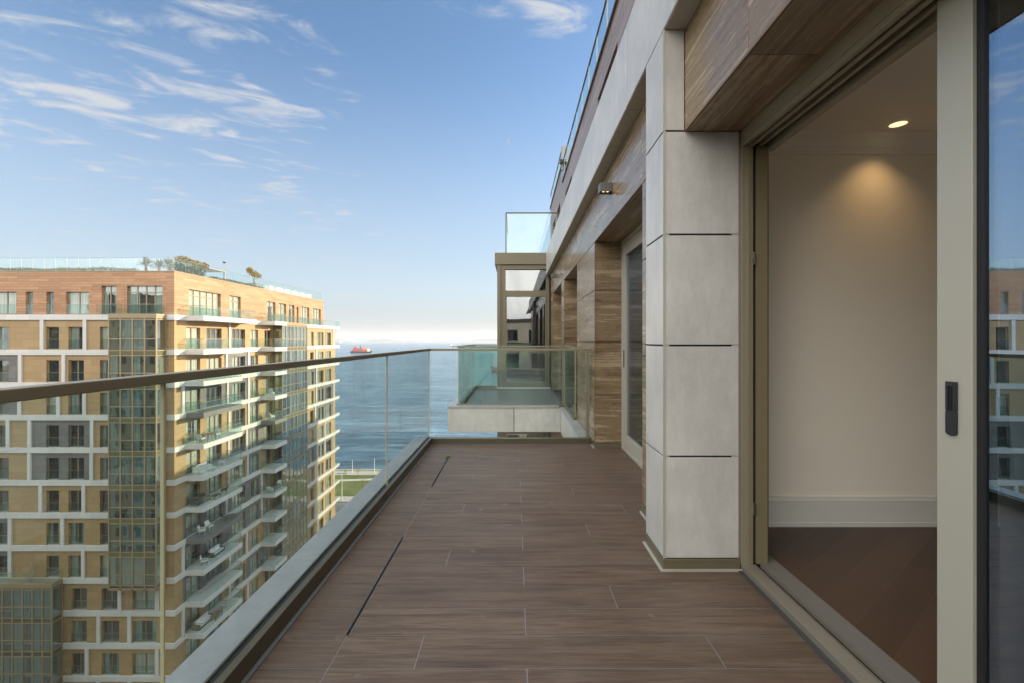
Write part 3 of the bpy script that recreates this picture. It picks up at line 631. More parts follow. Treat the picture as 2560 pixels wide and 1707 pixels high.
MB().box(-.255, 2.0, 12.18, 12.22, 4.64, 4.665).box(-.26, -.235, 12.18, 12.22, 3.545, 4.64).box(-.255, -.225, 12.22, 14.5, 4.64, 4.665).build('handrail', BRONZE_D, rt)
gpanel(rt, (-.235, 12.2), (2.0, 12.2), 3.56, 4.64, .012, FARGL); gpanel(rt, (-.24, 12.23), (-.24, 14.5), 3.56, 4.64, .012, FARGL)
ru = thing('glass_railing', 'glass railing along the long roof edge high on the right', 'railing', (xw, 5, 7.96))
MB().box(xw-.02, xw+.02, -14, 19.25, 8.76, 8.79).build('handrail', BRONZE_D, ru)
for k in range(-11, 16): gpanel(ru, (xw, 1.25*k+.01), (xw, 1.25*k+1.24), 7.96, 8.76, .012, FARGL)
rv = thing('glass_railing', 'short raised glass railing at the far end of the roof', 'railing', (xw, 22, 8.80))
MB().box(xw-.02, xw+.02, 19.45, 26.1, 9.47, 9.50).build('handrail', BRONZE_D, rv)
for k in range(5): gpanel(rv, (xw, 19.45+1.33*k+.01), (xw, 19.45+1.33*k+1.32), 8.80, 9.47, .012, FARGL)

# ------------------------------------------------------------------ deck of the near balcony
dk = MB(); rw_ = .1965; base_y = 1.746; g = .0022; DX = -.718
pat = [[.0453], [-.388, .81], [.0453], [.482]]
slotsY = [(-2.0, -1.03), (base_y+rw_, base_y+6*rw_), (base_y+11*rw_, base_y+16*rw_)]
for i in range(-24, 20):
    a, b = base_y + i*rw_, base_y + (i+1)*rw_
    b = min(b, 5.49)
    if b - a < .02: continue
    slot = any(p-.02 <= a and b <= q+.02 for p, q in slotsY)
    hw = .0085 if slot else g
    dk.box(-.985, DX-hw, a+g, b-g, -.02, 0)
    xs = [DX] + pat[(i+1) % 4] + [1.225 if a < 2.4 else 1.24]
    for j, (p, q) in enumerate(zip(xs, xs[1:])): dk.box(p+(hw if j == 0 else g), q-g, a+g, b-g, -.02, 0)
fl = struct('floor', dk, DECK)
struct('floor_grout', MB().box(-1.03, DX-.03, -7.9, 5.5, -.012, -.0016).box(DX+.03, 1.24, -7.9, 5.5, -.012, -.0016).box(DX-.03, DX+.03, -7.9, slotsY[1][0], -.012, -.0016).box(DX-.03, DX+.03, slotsY[1][1], slotsY[2][0], -.012, -.0016).box(DX-.03, DX+.03, slotsY[2][1], 5.5, -.012, -.0016), GROUT)
dr = thing('drain_channel', 'long black slot drain nearer the camera in the balcony tiles', 'drain', (DX, 2.4, 0))
dr2 = thing('drain_channel', 'black slot drain farther away with green moss at its end', 'drain', (DX, 4.4, 0))
for o, (p, q) in zip((dr, dr2), slotsY[1:]):
    MB().box(DX-.03, DX+.03, p, q, -.06, -.055).build('channel', BLACK, o)
    MB().box(DX-.0085, DX-.0065, p, q, -.05, -.001).box(DX+.0065, DX+.0085, p, q, -.05, -.001).build('lip', GREYM, o)
ms = MB(); rs = random.Random(5)
for k in range(90):
    ms.leaf((DX+rs.gauss(0, .012), slotsY[2][1]+rs.gauss(-.01, .018), abs(rs.gauss(.004, .006))), .014, .3)
tag(ms.build('moss_tuft', foliage('moss', (.06, .13, .02), (.14, .24, .04))), 'small tuft of green moss growing at the far end of the slot drain', 'moss')

# ------------------------------------------------------------------ small fittings on the building
def wall_light(x, y, z, label, group='wall lights above the balcony', lit=True):
    t = thing('wall_light', label, 'wall light', (x, y, z), group)
    m = MB().box(x-.125, x, y, y+.006, z, z+.085).box(x-.125, x, y+.099, y+.105, z, z+.085).box(x-.125, x, y+.006, y+.099, z+.079, z+.085).box(x-.125, x-.119, y+.006, y+.099, z, z+.079)
    m.box(x-.119, x, y+.006, y+.099, z+.02, z+.024)
    m.build('housing', plain('grey_fitting', (.15, .145, .14), .45, .3), t, None, .002)
    if lit:
        e = MB()
        for dx in (-.085, -.045): e.blob((x+dx, y+.04, z+.014), (.013, .013, .010), 10, 6)
        e.build('lamp', emis('lamp_led', (1.0, .72, .32), .6), t)
wall_light(XW, 4.32, 2.665, 'lit grey wall light on the travertine over the second opening')
wall_light(XW, 10.2, 2.65, 'small grey wall light far along the wall near the glazed bay')
sc_ = thing('security_camera', 'small dark dome camera on the grey end panel of the roof', 'camera', (1.95, 19.25, 8.8))
MB().box(1.87, 2.0, 19.18, 19.30, 8.84, 8.87).tube((1.93, 19.24, 8.74), (1.93, 19.24, 8.84), .05, .04).build('bracket', DGREY, sc_)
MB().blob((1.93, 19.24, 8.72), (.065, .065, .07)).build('dome', BLACK, sc_)

# ------------------------------------------------------------------ the twin block across the court
X0, Y0 = -33.7, 45.0                       # corner of its front (faces us) and its long sunlit side
mpp = Y0/F
def fx(px): return (px-CX)*mpp             # photo column on the front -> world X
BZ = [3.74 - .265, .087] + [.087 - 3.22*k for k in range(1, 13)]      # centre heights of the white bands
BH = .265
opp = thing('apartment_building', 'large apartment block across the court with timber clad top storey, sandstone walls and white bands', 'building', (-50, 62, GZ))
def TF(u, d, z): return (u, Y0 - d, z)     # front: u = X, d outward
def TR(u, d, z): return (X0 + d, u, z)     # side: u = Y, d outward
def lbox(mb, T, u0, u1, d0, d1, z0, z1, rnd=None):
    a, b = T(u0, d0, z0), T(u1, d1, z1); mb.box(a[0], b[0], a[1], b[1], z0, z1, rnd)
XL, YE, YW = -66.0, 85.2, 80.0
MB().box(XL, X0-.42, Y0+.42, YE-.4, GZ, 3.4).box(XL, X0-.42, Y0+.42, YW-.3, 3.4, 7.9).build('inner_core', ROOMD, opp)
win = []                                   # (facade, u, z, w, h, style, priority)
wallm = {'beige': MB(), 'wood': MB()}; slatem = {}
white = MB(); pil = []
rw2 = random.Random(21)
def storey(T, facade, u0, u1, z0, z1, wins, kind, deep=.34, slates=()):
    """wall of one storey, pierced by the windows (a, b, sill, head)"""
    def put(a, b, c, d):
        cuts = sorted({a, b, *[s for r in slates for s in r if a < s < b]})
        for p, q in zip(cuts, cuts[1:]):
            r = next((r for r in slates if r[0] <= (p+q)/2 <= r[1]), None)
            m = wallm[kind] if r is None else slatem.setdefault((facade, round(r[0]), round(r[1])), MB())
            lbox(m, T, p, q, -deep, 0, c, d)
    u = u0
    for (a, b, s, h) in sorted(wins):
        put(u, a, z0, z1); put(a, b, h, z1)
        if s - z0 > .02: put(a, b, z0, s)
        win.append((facade, (a+b)/2, s, b-a, h-s, kind)); u = b
    put(u, u1, z0, z1)
CL, CA, CB, CC = (-8, 21.7), (115.8, 147.4), (170.9, 209.8), (250, 280)
FP = {1: (107, 214), 2: (52.6, 161), 3: (51, 148, 213), 4: (22, 76, 232), 5: (75.5, 231), 6: (103.7, 211), 7: (27, 158), 8: (210, 27), 9: (301, 394), 10: (248, 325), 11: (219, 394), 12: (248, 325)}
FS = {2: [(-200, 50)], 3: [(-200, 48)], 4: [(81, 227)], 5: [(81, 227)], 7: [(-60, 24)], 8: [(-60, 24)]}
for k in range(1, 13):
    zt, zb = BZ[k-1]-BH, BZ[k]+BH
    cols = [CL, CA, CB, CC] if k <= 8 else [(60, 95), (178, 217), (254, 298), (331, 391)]
    wn = [(fx(a), fx(b), zb+.02, zb+2.18) for a, b in cols]
    storey(TF, 'F', XL, X0, zb, zt, wn, 'beige', slates=[(fx(a), fx(b)) for a, b in FS.get(k, [])])
    for p in FP[k]: lbox(white, TF, fx(p-4.3), fx(p+4.3), 0, .14, zb, zt)
    lbox(white, TF, XL, X0+.15, -.3, .15, BZ[k]-BH, BZ[k]+BH)
lbox(white, TF, XL, X0+.15, -.3, .15, BZ[0]-BH, BZ[0]+BH)
z3 = BZ[0]+BH; ZW = 8.02
storey(TF, 'F', XL, X0, z3, ZW, [(fx(a), fx(b), z3+.04, z3+h) for a, b, h in ((-60, -20, 2.25), (-15, 40, 2.25), (64, 82.5, 2.25), (115.8, 134.4, 2.25), (165, 222.8, 2.25), (254, 291, 2.85), (317.5, 406, 2.85))], 'wood')
CR = [(46.65, 48.7), (49.7, 52.25), (54.2, 56.8), (57.9, 59.7), (61.2, 63.1), (74.8, 76.1), (77.6, 80.0), (80.9, 83.3)]
RS = {2: [(53, 57.4)], 3: [(46, 57.4), (73.5, 77)], 4: [(57.4, 60), (76.8, 84.2)], 5: [(57, 63.3), (76.8, 84.2)], 6: [(57, 60)], 7: [(46.2, 60.3), (73.5, 84)], 8: [(46.2, 60.3)], 9: [(46.2, 53)], 10: [(57, 63)]}
RPL = {1: (53.6, 84.3), 2: (53.0, 57.4, 77.0), 3: (46.1, 53.2, 57.4, 77), 4: (53.5, 57.4, 77, 84.3), 5: (53.4, 57, 76.6), 6: (53.4, 57.2, 80.4), 7: (53, 60.4, 80.4), 8: (46.1, 60.4, 76.6), 9: (53.6, 57, 84.3), 10: (46.1, 53.6, 76.6), 11: (53.6, 57.2), 12: (53.6,)}
for k in range(1, 13):
    zt, zb = BZ[k-1]-BH, BZ[k]+BH
    storey(TR, 'R', Y0+.34, YE, zb, zt, [(a, b, zb+.02, zb+2.18) for a, b in CR], 'beige', slates=RS.get(k, ()))
    for p in RPL[k]: lbox(white, TR, p-.17, p+.17, 0, .13, zb, zt)
    lbox(white, TR, Y0+.301, YE, -.3, .15, BZ[k]-BH+.001, BZ[k]+BH-.001)
lbox(white, TR, Y0+.301, YE, -.3, .15, BZ[0]-BH+.001, BZ[0]+BH-.001)
storey(TR, 'R', Y0+.34, YW, z3, ZW, [(47.0, 52.1, z3+.04, z3+2.75), (53.7, 55.9, z3+.04, z3+2.75), (61.8, 64.0, z3+.04, z3+2.75), (64.9, 67, z3+.04, z3+2.75), (67.7, 69.5, z3+.04, z3+2.75), (70.2, 70.8, z3+.04, z3+2.6), (71.7, 74.5, z3+.04, z3+2.75), (75.7, 78.9, z3+.04, z3+2.75)], 'wood')
wallm['beige'].box(XL, X0-.35, YE-.4, YE, GZ, 3.3); wallm['wood'].box(XL, X0-.35, YW-.3, YW, z3, ZW)
wallm['beige'].build('sandstone_wall', BEIGE, opp); [m.build('slate_wall', SLATE, opp) for m in slatem.values()]; wallm['wood'].build('timber_clad_wall', WOODF, opp)
white.box(XL, X0-.1, YW, YE+.1, BZ[0]+.10, BZ[0]+BH-.01).build('white_band', WHITEB, opp)
MB().box(XL, X0+.05, Y0-.05, YW+.05, ZW+.002, ZW+.05).build('roof', plain('roof_cap', (.36, .30, .22), .6), opp)

# windows: each one a part (frame) with its panes, curtain and glass guard
WM = {}
def wmeshes(w, h, style, cv):
    key = (round(w, 1), round(h, 1), style, cv)
    if key in WM: return WM[key]
    fr = MB(); hw = w/2; y0, y1 = .20, .27
    fr.box(-hw, -hw+.06, y0, y1, 0, h).box(hw-.06, hw, y0, y1, 0, h).box(-hw+.06, hw-.06, y0, y1, h-.06, h).box(-hw+.06, hw-.06, y0, y1, 0, .07)
    n = max(1, round(w/.95)); tz = h-.62 if h > 2.5 else None
    if w > .7:
        for i in range(1, n): x = -hw + w*i/n; fr.box(x-.045, x+.045, y0-.004, y1-.004, .07, h-.06)
    if tz:
        fr.box(-hw+.06, hw-.06, y0-.008, y1-.008, tz-.04, tz+.04)
    if w > .7: fr.box(-hw+.001, hw-.001, -.012, .018, .93, .955)           # guard top rail
    p = MB().box(-hw+.05, hw-.05, .245, .255, .06, h-.05)
    c = None
    if cv:
        c = MB(); rr = random.Random(hash(key) & 255)
        parts = {1: [(-hw+.03, hw-.03)], 2: [(-hw+.03, -hw+.03+w*.3), (hw-.03-w*.24, hw-.03)], 3: [(-hw+.03, hw*.1)]}[cv]
        for a, b in parts: c.box(a, b, .275, .285, .03, h-.02)
        if tz and cv != 1: c.box(-hw+.03, hw-.03, .272, .274, tz, h-.02)
    g = MB().box(-hw+.02, hw-.02, -.006, .006, .05, .93) if w > .7 else None
    WM[key] = [m.mesh(nm) if m else None for m, nm in ((fr, 'window'), (p, 'pane'), (c, 'curtain'), (g, 'glass_guard'))]
    for m, mt in zip(WM[key], (WINFR, WPANE, CURT[0] if cv == 1 else CURT[1 if style == 'F' else 2], FARGL)):
        if m: m.materials.append(mt)
    return WM[key]
WPANE = window_glass('facade_glass', (.90, .93, .91), .13, .12)
def pos(fac, u, z): return TF(u, 0, z) if fac == 'F' else TR(u, 0, z)
def seen(fac, u, z, w, h):
    x, y, zz = pos(fac, u, z); px = CX + F*x/y; py = CY - F*(zz+h*.7-H)/y
    if px < -25 or py > 1720: return False
    cop = 1692 - (px-415)*(1692-1231)/(900-415)
    return py < cop + 5
def size(t):
    fac, u, z, w, h, k = t; x, y, zz = pos(fac, u, z)
    return w*h/y**2*(1 if fac == 'F' else abs(x)/y)
vis = [t for t in win if seen(*t[:5])]; hid = [t for t in win if not seen(*t[:5])]
vis.sort(key=size, reverse=True)
rest = {0: MB(), 1: MB(), 2: MB()}
def frame_lines(mb, me, t):
    fac, u, z, w, h, k = t; x, y, zz = pos(fac, u, z); c, s = (1, 0) if fac == 'F' else (0, 1)
    mb.add([(x + c*v.co.x - s*v.co.y, y + s*v.co.x + c*v.co.y, zz + v.co.z) for v in me.vertices], [tuple(p.vertices) for p in me.polygons])
for i, t in enumerate(vis + hid):
    fac, u, z, w, h, k = t
    cv = rw2.choice([1, 1, 1, 1, 2, 3, 0]) if fac == 'R' else rw2.choice([0, 0, 2, 2, 3, 1, 0])
    if k == 'wood' and fac == 'F': cv = 1 if u > fx(160) and u < fx(230) or u < fx(50) else 2
    ms_ = wmeshes(w, h, fac, cv)
    if i < 100:
        o = link('window', ms_[0], opp, pos(fac, u, z), rz=0 if fac == 'F' else R(90))
        for nm, m in (('pane', ms_[1]), ('curtain', ms_[2]), ('glass_guard', ms_[3])):
            if m:
                q = bpy.data.objects.new(nm, m); C.objects.link(q); q.parent = o
    else:
        for j, m in ((0, ms_[0]), (1, ms_[1]), (2, ms_[2])):
            if m: frame_lines(rest[j], m, t)
ro = tag(rest[0].build('small_windows', WINFR, opp), kind='stuff')
rest[1].build('pane', WPANE, ro); rest[2].build('curtain', CURT[2], ro)

# balconies on the sunlit side
def opp_balcony(u0, u1, dep, zc, mat, corner=False, T=TR, guard=1.0):
    m = MB(); lbox(m, T, u0, u1, .155, dep, zc-BH, zc+BH-.03)
    o = m.build('balcony', mat, opp)
    gm = MB(); e = .07
    lbox(gm, T, u0+e, u1-e, dep-e-.012, dep-e, zc+BH-.03, zc+BH+guard)
    for a in ((u0+e, u1-e) if not corner else (u1-e,)): lbox(gm, T, a-.006, a+.006, .02, dep-e-.014, zc+BH-.03, zc+BH+guard)
    gm.build('glass_guard', FARGL, o)
    r = MB(); lbox(r, T, u0+e-.02, u1-e+.02, dep-e-.026, dep-e+.012, zc+BH+guard, zc+BH+guard+.035)
    for a in (u0+e, u1-e): lbox(r, T, a-.018, a+.018, .02, dep-e-.028, zc+BH+guard, zc+BH+guard+.034)
    r.build('handrail', WINFR, o); return o
SLB = plain('slate_slab', (.15, .147, .145), .6, 0, .15, 1.5)
for k in range(0, 12):
    mt = SLB if k in (3, 7) else WHITEB
    opp_balcony(46.4, 53.0 if k else 55.9, 1.95, BZ[k], mt)
    if k < 11: opp_balcony(60.1, 63.25, 2.0, BZ[k], SLB if k in (4,) else WHITEB)
    m = MB().box(XL, X0-.02, YE+.155, YE+2.2, BZ[k]-BH, BZ[k]+BH-.03)
    o = m.build('balcony', WHITEB, opp)
    MB().box(X0-.08, X0-.068, YE+.16, YE+2.1, BZ[k]+BH-.03, BZ[k]+BH+1.0).build('glass_guard', FARGL, o)
# guard of the top terrace on its far end
tg = MB(); lbox(tg, TR, 63.4, YE+2.1, .06, .072, z3, z3+1.0); tq = tg.build('terrace_guard', FARGL, opp)
tr_ = MB(); lbox(tr_, TR, 63.4, YE+2.1, .05, .085, z3+1.0, z3+1.03); tr_.build('handrail', WINFR, tq)

# glazed bays: frame, spandrels and panes of each storey
SPAN = dark_pane('olive_spandrel_glass', (.055, .052, .028), .05, 1.7)
BAYW = window_glass('bay_facade_glass', (.74, .82, .81), .24, .16)
def bay_block(T, u0, u1, dep, ztop, ks, cols, side):
    """cols: number of panes; side: which ends show glazing"""
    fr = MB(); zbot = BZ[ks[-1]]-BH
    lbox(fr, T, u0, u1, .155, dep+.02, ztop-.42, ztop); lbox(fr, T, u0, u1, .155, dep, zbot, zbot+.25)
    us = [u0 + (u1-u0)*i/cols for i in range(cols+1)]
    for i, u in enumerate(us):
        w = .12 if i in (0, cols) else .065
        lbox(fr, T, max(u0, u-w), min(u1, u+w), dep-.09, dep+(.015 if i in (0, cols) else 0), zbot, ztop-.42)
    for u in (u0, u1): lbox(fr, T, u-.001 if u == u0 else u-.1, u+.1 if u == u0 else u+.001, .155, .25, zbot, ztop-.42)
    o = None; sp_ = MB(); pa = []; cu = []
    for k in ks[:-1]:
        zt, zb = BZ[k]-BH, BZ[k+1]+BH
        for z in (zb-.06, zt-.02, zb+1.0): 
            lbox(fr, T, u0+.1, u1-.1, dep-.07, dep-.004, z-.045, z+.045)
        for u in (u0, u1):
            for z in (zb-.06, zt-.02):
                lbox(fr, T, min(u, u+(.08 if u == u0 else -.08)), max(u, u+(.08 if u == u0 else -.08)), .25, dep-.09, z-.035, z+.035)
        lbox(sp_, T, u0+.06, u1-.06, dep-.05, dep-.03, zt, BZ[k]+BH if k else zt+.3)
        for u in (u0+.03, u1-.05): lbox(sp_, T, u, u+.02, .25, dep-.05, zt, BZ[k]+BH if k else zt+.3)
        p = MB(); lbox(p, T, u0+.06, u1-.06, dep-.045, dep-.033, zb, zt)
        for u in (u0+.03, u1-.05): lbox(p, T, u, u+.012, .25, dep-.05, zb, zt)
        pa.append(p); c = MB()
        for i in range(cols):
            if rw2.random() < .62:
                a, b = us[i]+.05, us[i+1]-.03
                if rw2.random() < .4: b = a+(b-a)*rw2.uniform(.4, .8)
                lbox(c, T, a, b, dep-.13, dep-.115, zb, zt)
        if k % 3: lbox(c, T, u1-.10, u1-.09, .28, dep-.16, zb, zt)
        cu.append(c)
        fl_ = MB(); lbox(fl_, T, u0+.1, u1-.1, .16, dep-.06, BZ[k+1]-BH+.02, BZ[k+1]+BH-.02)
        pa.append(None); cu.append(fl_)
    o = fr.build('glazed_bay', WINFR, opp)
    sp_.build('spandrel', SPAN, o)
    for p in pa:
        if p: p.build('pane', BAYW, o)
    for j, c in enumerate(cu):
        if c.v: c.build('curtain' if j % 2 == 0 else 'bay_floor', CURT[rw2.choice([0, 1, 1])] if j % 2 == 0 else ROOMD, o)
    return o
bay_block(TF, -39.0, -34.36, 1.4, 3.75, list(range(0, 9)), 4, 1)
zt2 = BZ[8]+BH+.02
bay_block(TF, -60, fx(161), 1.2, zt2, list(range(8, 13)), 16, 1)
bay_block(TR, 63.3, 71.0, 1.3, z3+.01, list(range(0, 13)), 7, 1)
# terrace guard over the low bay, top-floor juliet guards in front of the tall doors
tb = MB().box(-60, fx(161)-.1, Y0-1.15, Y0-1.138, zt2, zt2+1.0).box(fx(161)-.1, fx(161)-.088, Y0-1.15, Y0-.02, zt2, zt2+1.0)
to = tb.build('terrace_guard', FARGL, opp)
MB().box(-60, fx(161)-.08, Y0-1.165, Y0-1.125, zt2+1.0, zt2+1.03).box(fx(161)-.115, fx(161)-.075, Y0-1.125, Y0-.02, zt2+1.0, zt2+1.03).build('handrail', WINFR, to)
for a, b in ((252, 306), (322, 412)):
    j = MB(); lbox(j, TF, fx(a), fx(b), .5, .512, z3, z3+1.0); lbox(j, TF, fx(b)-.012, fx(b), .02, .498, z3, z3+1.0)
    jo = j.build('terrace_guard', FARGL, opp)
    h_ = MB(); lbox(h_, TF, fx(a), fx(b)+.01, .485, .525, z3+1.0, z3+1.03); lbox(h_, TF, fx(b)-.03, fx(b)+.01, .02, .484, z3+1.0, z3+1.03); h_.build('handrail', WINFR, jo)
# its roof railing
rr_ = thing('glass_railing', 'glass railing around the planted roof of the block across the court', 'railing', (-50, 50, ZW+.05))
zr0, zr1 = ZW+.05, ZW+1.32
for i in range(-2, 15):
    a = fx(22.5+28.4*(i)); b = fx(22.5+28.4*(i+1))
    if a < X0-.3: gpanel(rr_, (a+.008, Y0+.12), (min(b, X0-.12)-.008, Y0+.12), zr0, zr1, .012, FARGL)
y = Y0+.14
while y < YW-1:
    gpanel(rr_, (X0-.12, y+.008), (X0-.12, y+1.55), zr0, zr1, .012, FARGL); y += 1.566
MB().box(XL+9, X0-.10, Y0+.10, Y0+.14, zr1, zr1+.02).box(X0-.14, X0-.10, Y0+.14, y, zr1, zr1+.02).build('handrail', plain('slim_rail', (.16, .2, .21), .4, .4), rr_)

# roof garden
def plant_cloud(name, label, cat, blobs, n, size, mat, stems=(), tilt=1.0, group=None):
    base = blobs[0][0]
    t = thing(name, label, cat, (base[0], base[1], ZW+.05), group); m = MB()
    for _ in range(n):
        c, r = random.choice(blobs); d = Vector((random.gauss(0,1), random.gauss(0,1), random.gauss(0,1))).normalized()*random.random()**.4
        m.leaf((c[0]+d.x*r[0], c[1]+d.y*r[1], c[2]+d.z*r[2]), size, tilt)
    m.build('foliage' if not stems else 'crown', mat, t)
    if stems:
        s = MB()
        for p, q, r0, r1 in stems: s.tube(p, q, r0, r1, 7)
        s.build('trunk', BARK, t)
    return t
zr = ZW+.05
hm = MB(); rh = random.Random(9)
for _ in range(5200):
    x = rh.uniform(XL+10, X0-4.2); hgt = .5*(.5+.5*mnoise.noise(Vector((x*.35, 2, 0)))+.25)
    hm.leaf((x, Y0+.5+rh.uniform(-.2, .5), zr+rh.random()*max(.05, hgt)), .13)
tag(hm.build('roof_planting', GRASSR), 'low green planting along the front edge of the roof', 'ground cover', kind='stuff')
hm = MB()
for _ in range(2600):
    yy = rh.uniform(51, 62); hgt = .45*(.5+.5*mnoise.noise(Vector((yy*.5, 5, 0)))+.3)
    hm.leaf((X0-.5+rh.uniform(-.35, .1), yy, zr+rh.random()*max(.05, hgt)), .13)
tag(hm.build('roof_grass', GRASSR), 'tufts of yellow green grass along the sunlit roof edge', 'ground cover', kind='stuff')
def palm(x, y, h, n, label):
    t = thing('palm', label, 'palm', (x, y, zr), 'palms on the roof'); m = MB()
    for i in range(n*4):
        a = random.uniform(0, 6.283); e = random.uniform(-.1, 1.35); L = random.uniform(.65, 1.15)
        o = Vector((x, y, zr+h*.42)); d = Vector((math.cos(a)*math.cos(e), math.sin(a)*math.cos(e), math.sin(e)))
        w = Vector((-math.sin(a), math.cos(a), 0))*.055; q = o + d*L*.6; r = o + d*L + Vector((0, 0, -.16*L))
        m.add([o - w*.4, o + w*.4, q + w, q - w, r], [(0,1,2,3), (3,2,4)])
    m.build('fronds', LEAF3, t); s = MB().tube((x, y, zr), (x, y, zr+h*.46), .14, .10); s.build('trunk', BARK, t)
palm(fx(365)*(1+1.5/45), Y0+1.5, 1.9, 26, 'spiky dark green palm standing leftmost behind the front roof railing')
palm(fx(398)*(1+2.0/45), Y0+2.0, 1.7, 26, 'dark green palm second from the left behind the front roof railing')
palm(fx(423)*(1+1.6/45), Y0+1.6, 1.8, 26, 'dark green palm nearest the roof corner behind the glass')
plant_cloud('shrub', 'dense grey green shrub behind the glass at the roof corner', 'shrub', [((X0-.9, 47.0, zr+.55), (.5, 1.6, .6)), ((X0-1.0, 49.3, zr+.5), (.6, 1.7, .6))], 2600, .15, LEAF1)
plant_cloud('olive_tree', 'broad golden green tree rising above the corner of the roof railing', 'tree',
    [((X0-1.5, 48.2, zr+1.65), (.75, .9, .42)), ((X0-1.5, 49.8, zr+1.55), (.7, .9, .40)), ((X0-1.5, 51.5, zr+1.5), (.45, .55, .45))], 1500, .16, LEAF2,
    [((X0-1.5, 49.4, zr), (X0-1.5, 49.4, zr+1.0), .09, .07), ((X0-1.5, 49.4, zr+.9), (X0-1.5, 48.3, zr+1.6), .05, .02), ((X0-1.5, 49.4, zr+.9), (X0-1.5, 51.0, zr+1.5), .05, .02)])
plant_cloud('olive_tree', 'small golden tree in a grey planter halfway along the roof', 'tree',
    [((X0-1.2, 60.5, zr+2.05), (.6, .85, .5)), ((X0-1.2, 61.6, zr+1.85), (.55, .8, .42)), ((X0-1.2, 59.8, zr+2.35), (.4, .45, .4))], 900, .17, LEAF2,
    [((X0-1.2, 60.9, zr+.4), (X0-1.25, 60.9, zr+1.2), .10, .07), ((X0-1.25, 60.9, zr+1.15), (X0-1.2, 60.2, zr+1.9), .05, .02), ((X0-1.25, 60.9, zr+1.15), (X0-1.2, 61.6, zr+1.8), .05, .02)])
pg = thing('pergola', 'grey metal pergola on the roof behind the glass', 'pergola', (X0-4, 54, zr))
for (x, y) in ((X0-2.2, 52.2), (X0-5.0, 52.2), (X0-2.2, 56.2), (X0-5.0, 56.2)): MB().box(x-.07, x+.07, y-.07, y+.07, zr, zr+1.52).build('post', GREYM, pg)
mm = MB().box(X0-5.1, X0-2.1, 52.1, 52.25, zr+1.522, zr+1.64).box(X0-5.1, X0-2.1, 56.15, 56.3, zr+1.522, zr+1.64).box(X0-2.25, X0-2.1, 52.252, 56.148, zr+1.522, zr+1.64).box(X0-5.1, X0-4.95, 52.252, 56.148, zr+1.522, zr+1.64)
for i in range(9): mm.box(X0-4.94, X0-2.26, 52.5+.4*i, 52.7+.4*i, zr+1.53, zr+1.62)
mm.build('roof_frame', GREYM, pg)
lp = thing('lamp_post', 'thin roof lamp post with a round head rising above the glass', 'lamp post', (X0-2.6, 56.8, zr))
MB().tube((X0-2.6, 56.8, zr), (X0-2.6, 56.8, zr+2.75), .035, .025).build('pole', GREYM, lp)
MB().blob((X0-2.6, 56.8, zr+2.82), (.19, .19, .11)).build('lamp_head', DGREY, lp)
pb = MB().box(X0-1.7, X0-.5, 60.1, 61.8, zr, zr+.62).box(X0-1.74, X0-.46, 60.06, 61.84, zr+.622, zr+.67)
tag(pb.build('planter', GREYM), 'grey box planter holding the small roof tree', 'planter')
for i, (y, w, lb) in enumerate(((63.2, 1.0, 'white box planter next to the grey planter on the roof'), (65.2, 1.5, 'white box planter, second along the roof edge'), (67.6, 1.3, 'white box planter, third along the roof edge'), (70.0, 1.3, 'white box planter, fourth along the roof edge'), (72.4, 1.5, 'white box planter, fifth along the roof edge'), (75.0, 1.2, 'white box planter farthest along the roof edge'))):
    m = MB().box(X0-1.5, X0-.45, y, y+w, zr, zr+.66).box(X0-1.55, X0-.40, y-.04, y+w+.04, zr+.662, zr+.72)
    tag(m.build('planter', WHITE), lb, 'planter', 'white planters on the roof')

# balcony furniture
def chair(x, y, z, rz, mat, cush, label, group='chairs on the balconies'):
    t = thing('chair', label, 'chair', (x, y, z), group, rz)
    def p(nm, m, mt): o = bpy.data.objects.new(nm, m.mesh(nm)); o.data.materials.append(mt); C.objects.link(o); o.parent = t
    for sx in (-.26, .26):
        for sy in (-.24, .24): p('leg', MB().tube((sx, sy, 0), (sx*.92, sy*.92, .38), .022, .022, 6), mat)
    p('seat', MB().box(-.30, .30, -.28, .28, .38, .43).box(-.27, .27, -.25, .26, .432, .52), cush)
    p('backrest', MB().add([(-.29, .24, .43), (.29, .24, .43), (.29, .32, .43), (-.29, .32, .43), (-.27, .36, .95), (.27, .36, .95), (.27, .42, .95), (-.27, .42, .95)], [(0,3,2,1),(4,5,6,7),(0,1,5,4),(1,2,6,5),(2,3,7,6),(3,0,4,7)]), cush)
    p('armrest', MB().box(-.33, -.29, -.24, .30, .60, .64), mat); p('armrest', MB().box(.29, .33, -.24, .30, .60, .64), mat); return t
def sofa(x, y, z, rz, mat, cush, label, L=1.9):
    t = thing('sofa', label, 'sofa', (x, y, z), 'sofas on the balconies', rz)
    def p(nm, m, mt): o = bpy.data.objects.new(nm, m.mesh(nm)); o.data.materials.append(mt); C.objects.link(o); o.parent = t
    h = L/2
    p('base', MB().box(-h, h, -.40, .40, .06, .26).box(-h, h, .28, .42, .262, .70).box(-h, -h+.12, -.40, .278, .262, .55).box(h-.12, h, -.40, .278, .262, .55), mat)
    p('seat_cushion', MB().box(-h+.13, -.01, -.38, .26, .264, .42).box(.01, h-.13, -.38, .26, .264, .42), cush)
    for s in (-1, 1): p('back_cushion', MB().box(min(s*.03, s*(h-.16)), max(s*.03, s*(h-.16)), .10, .27, .424, .82), cush)
    return t
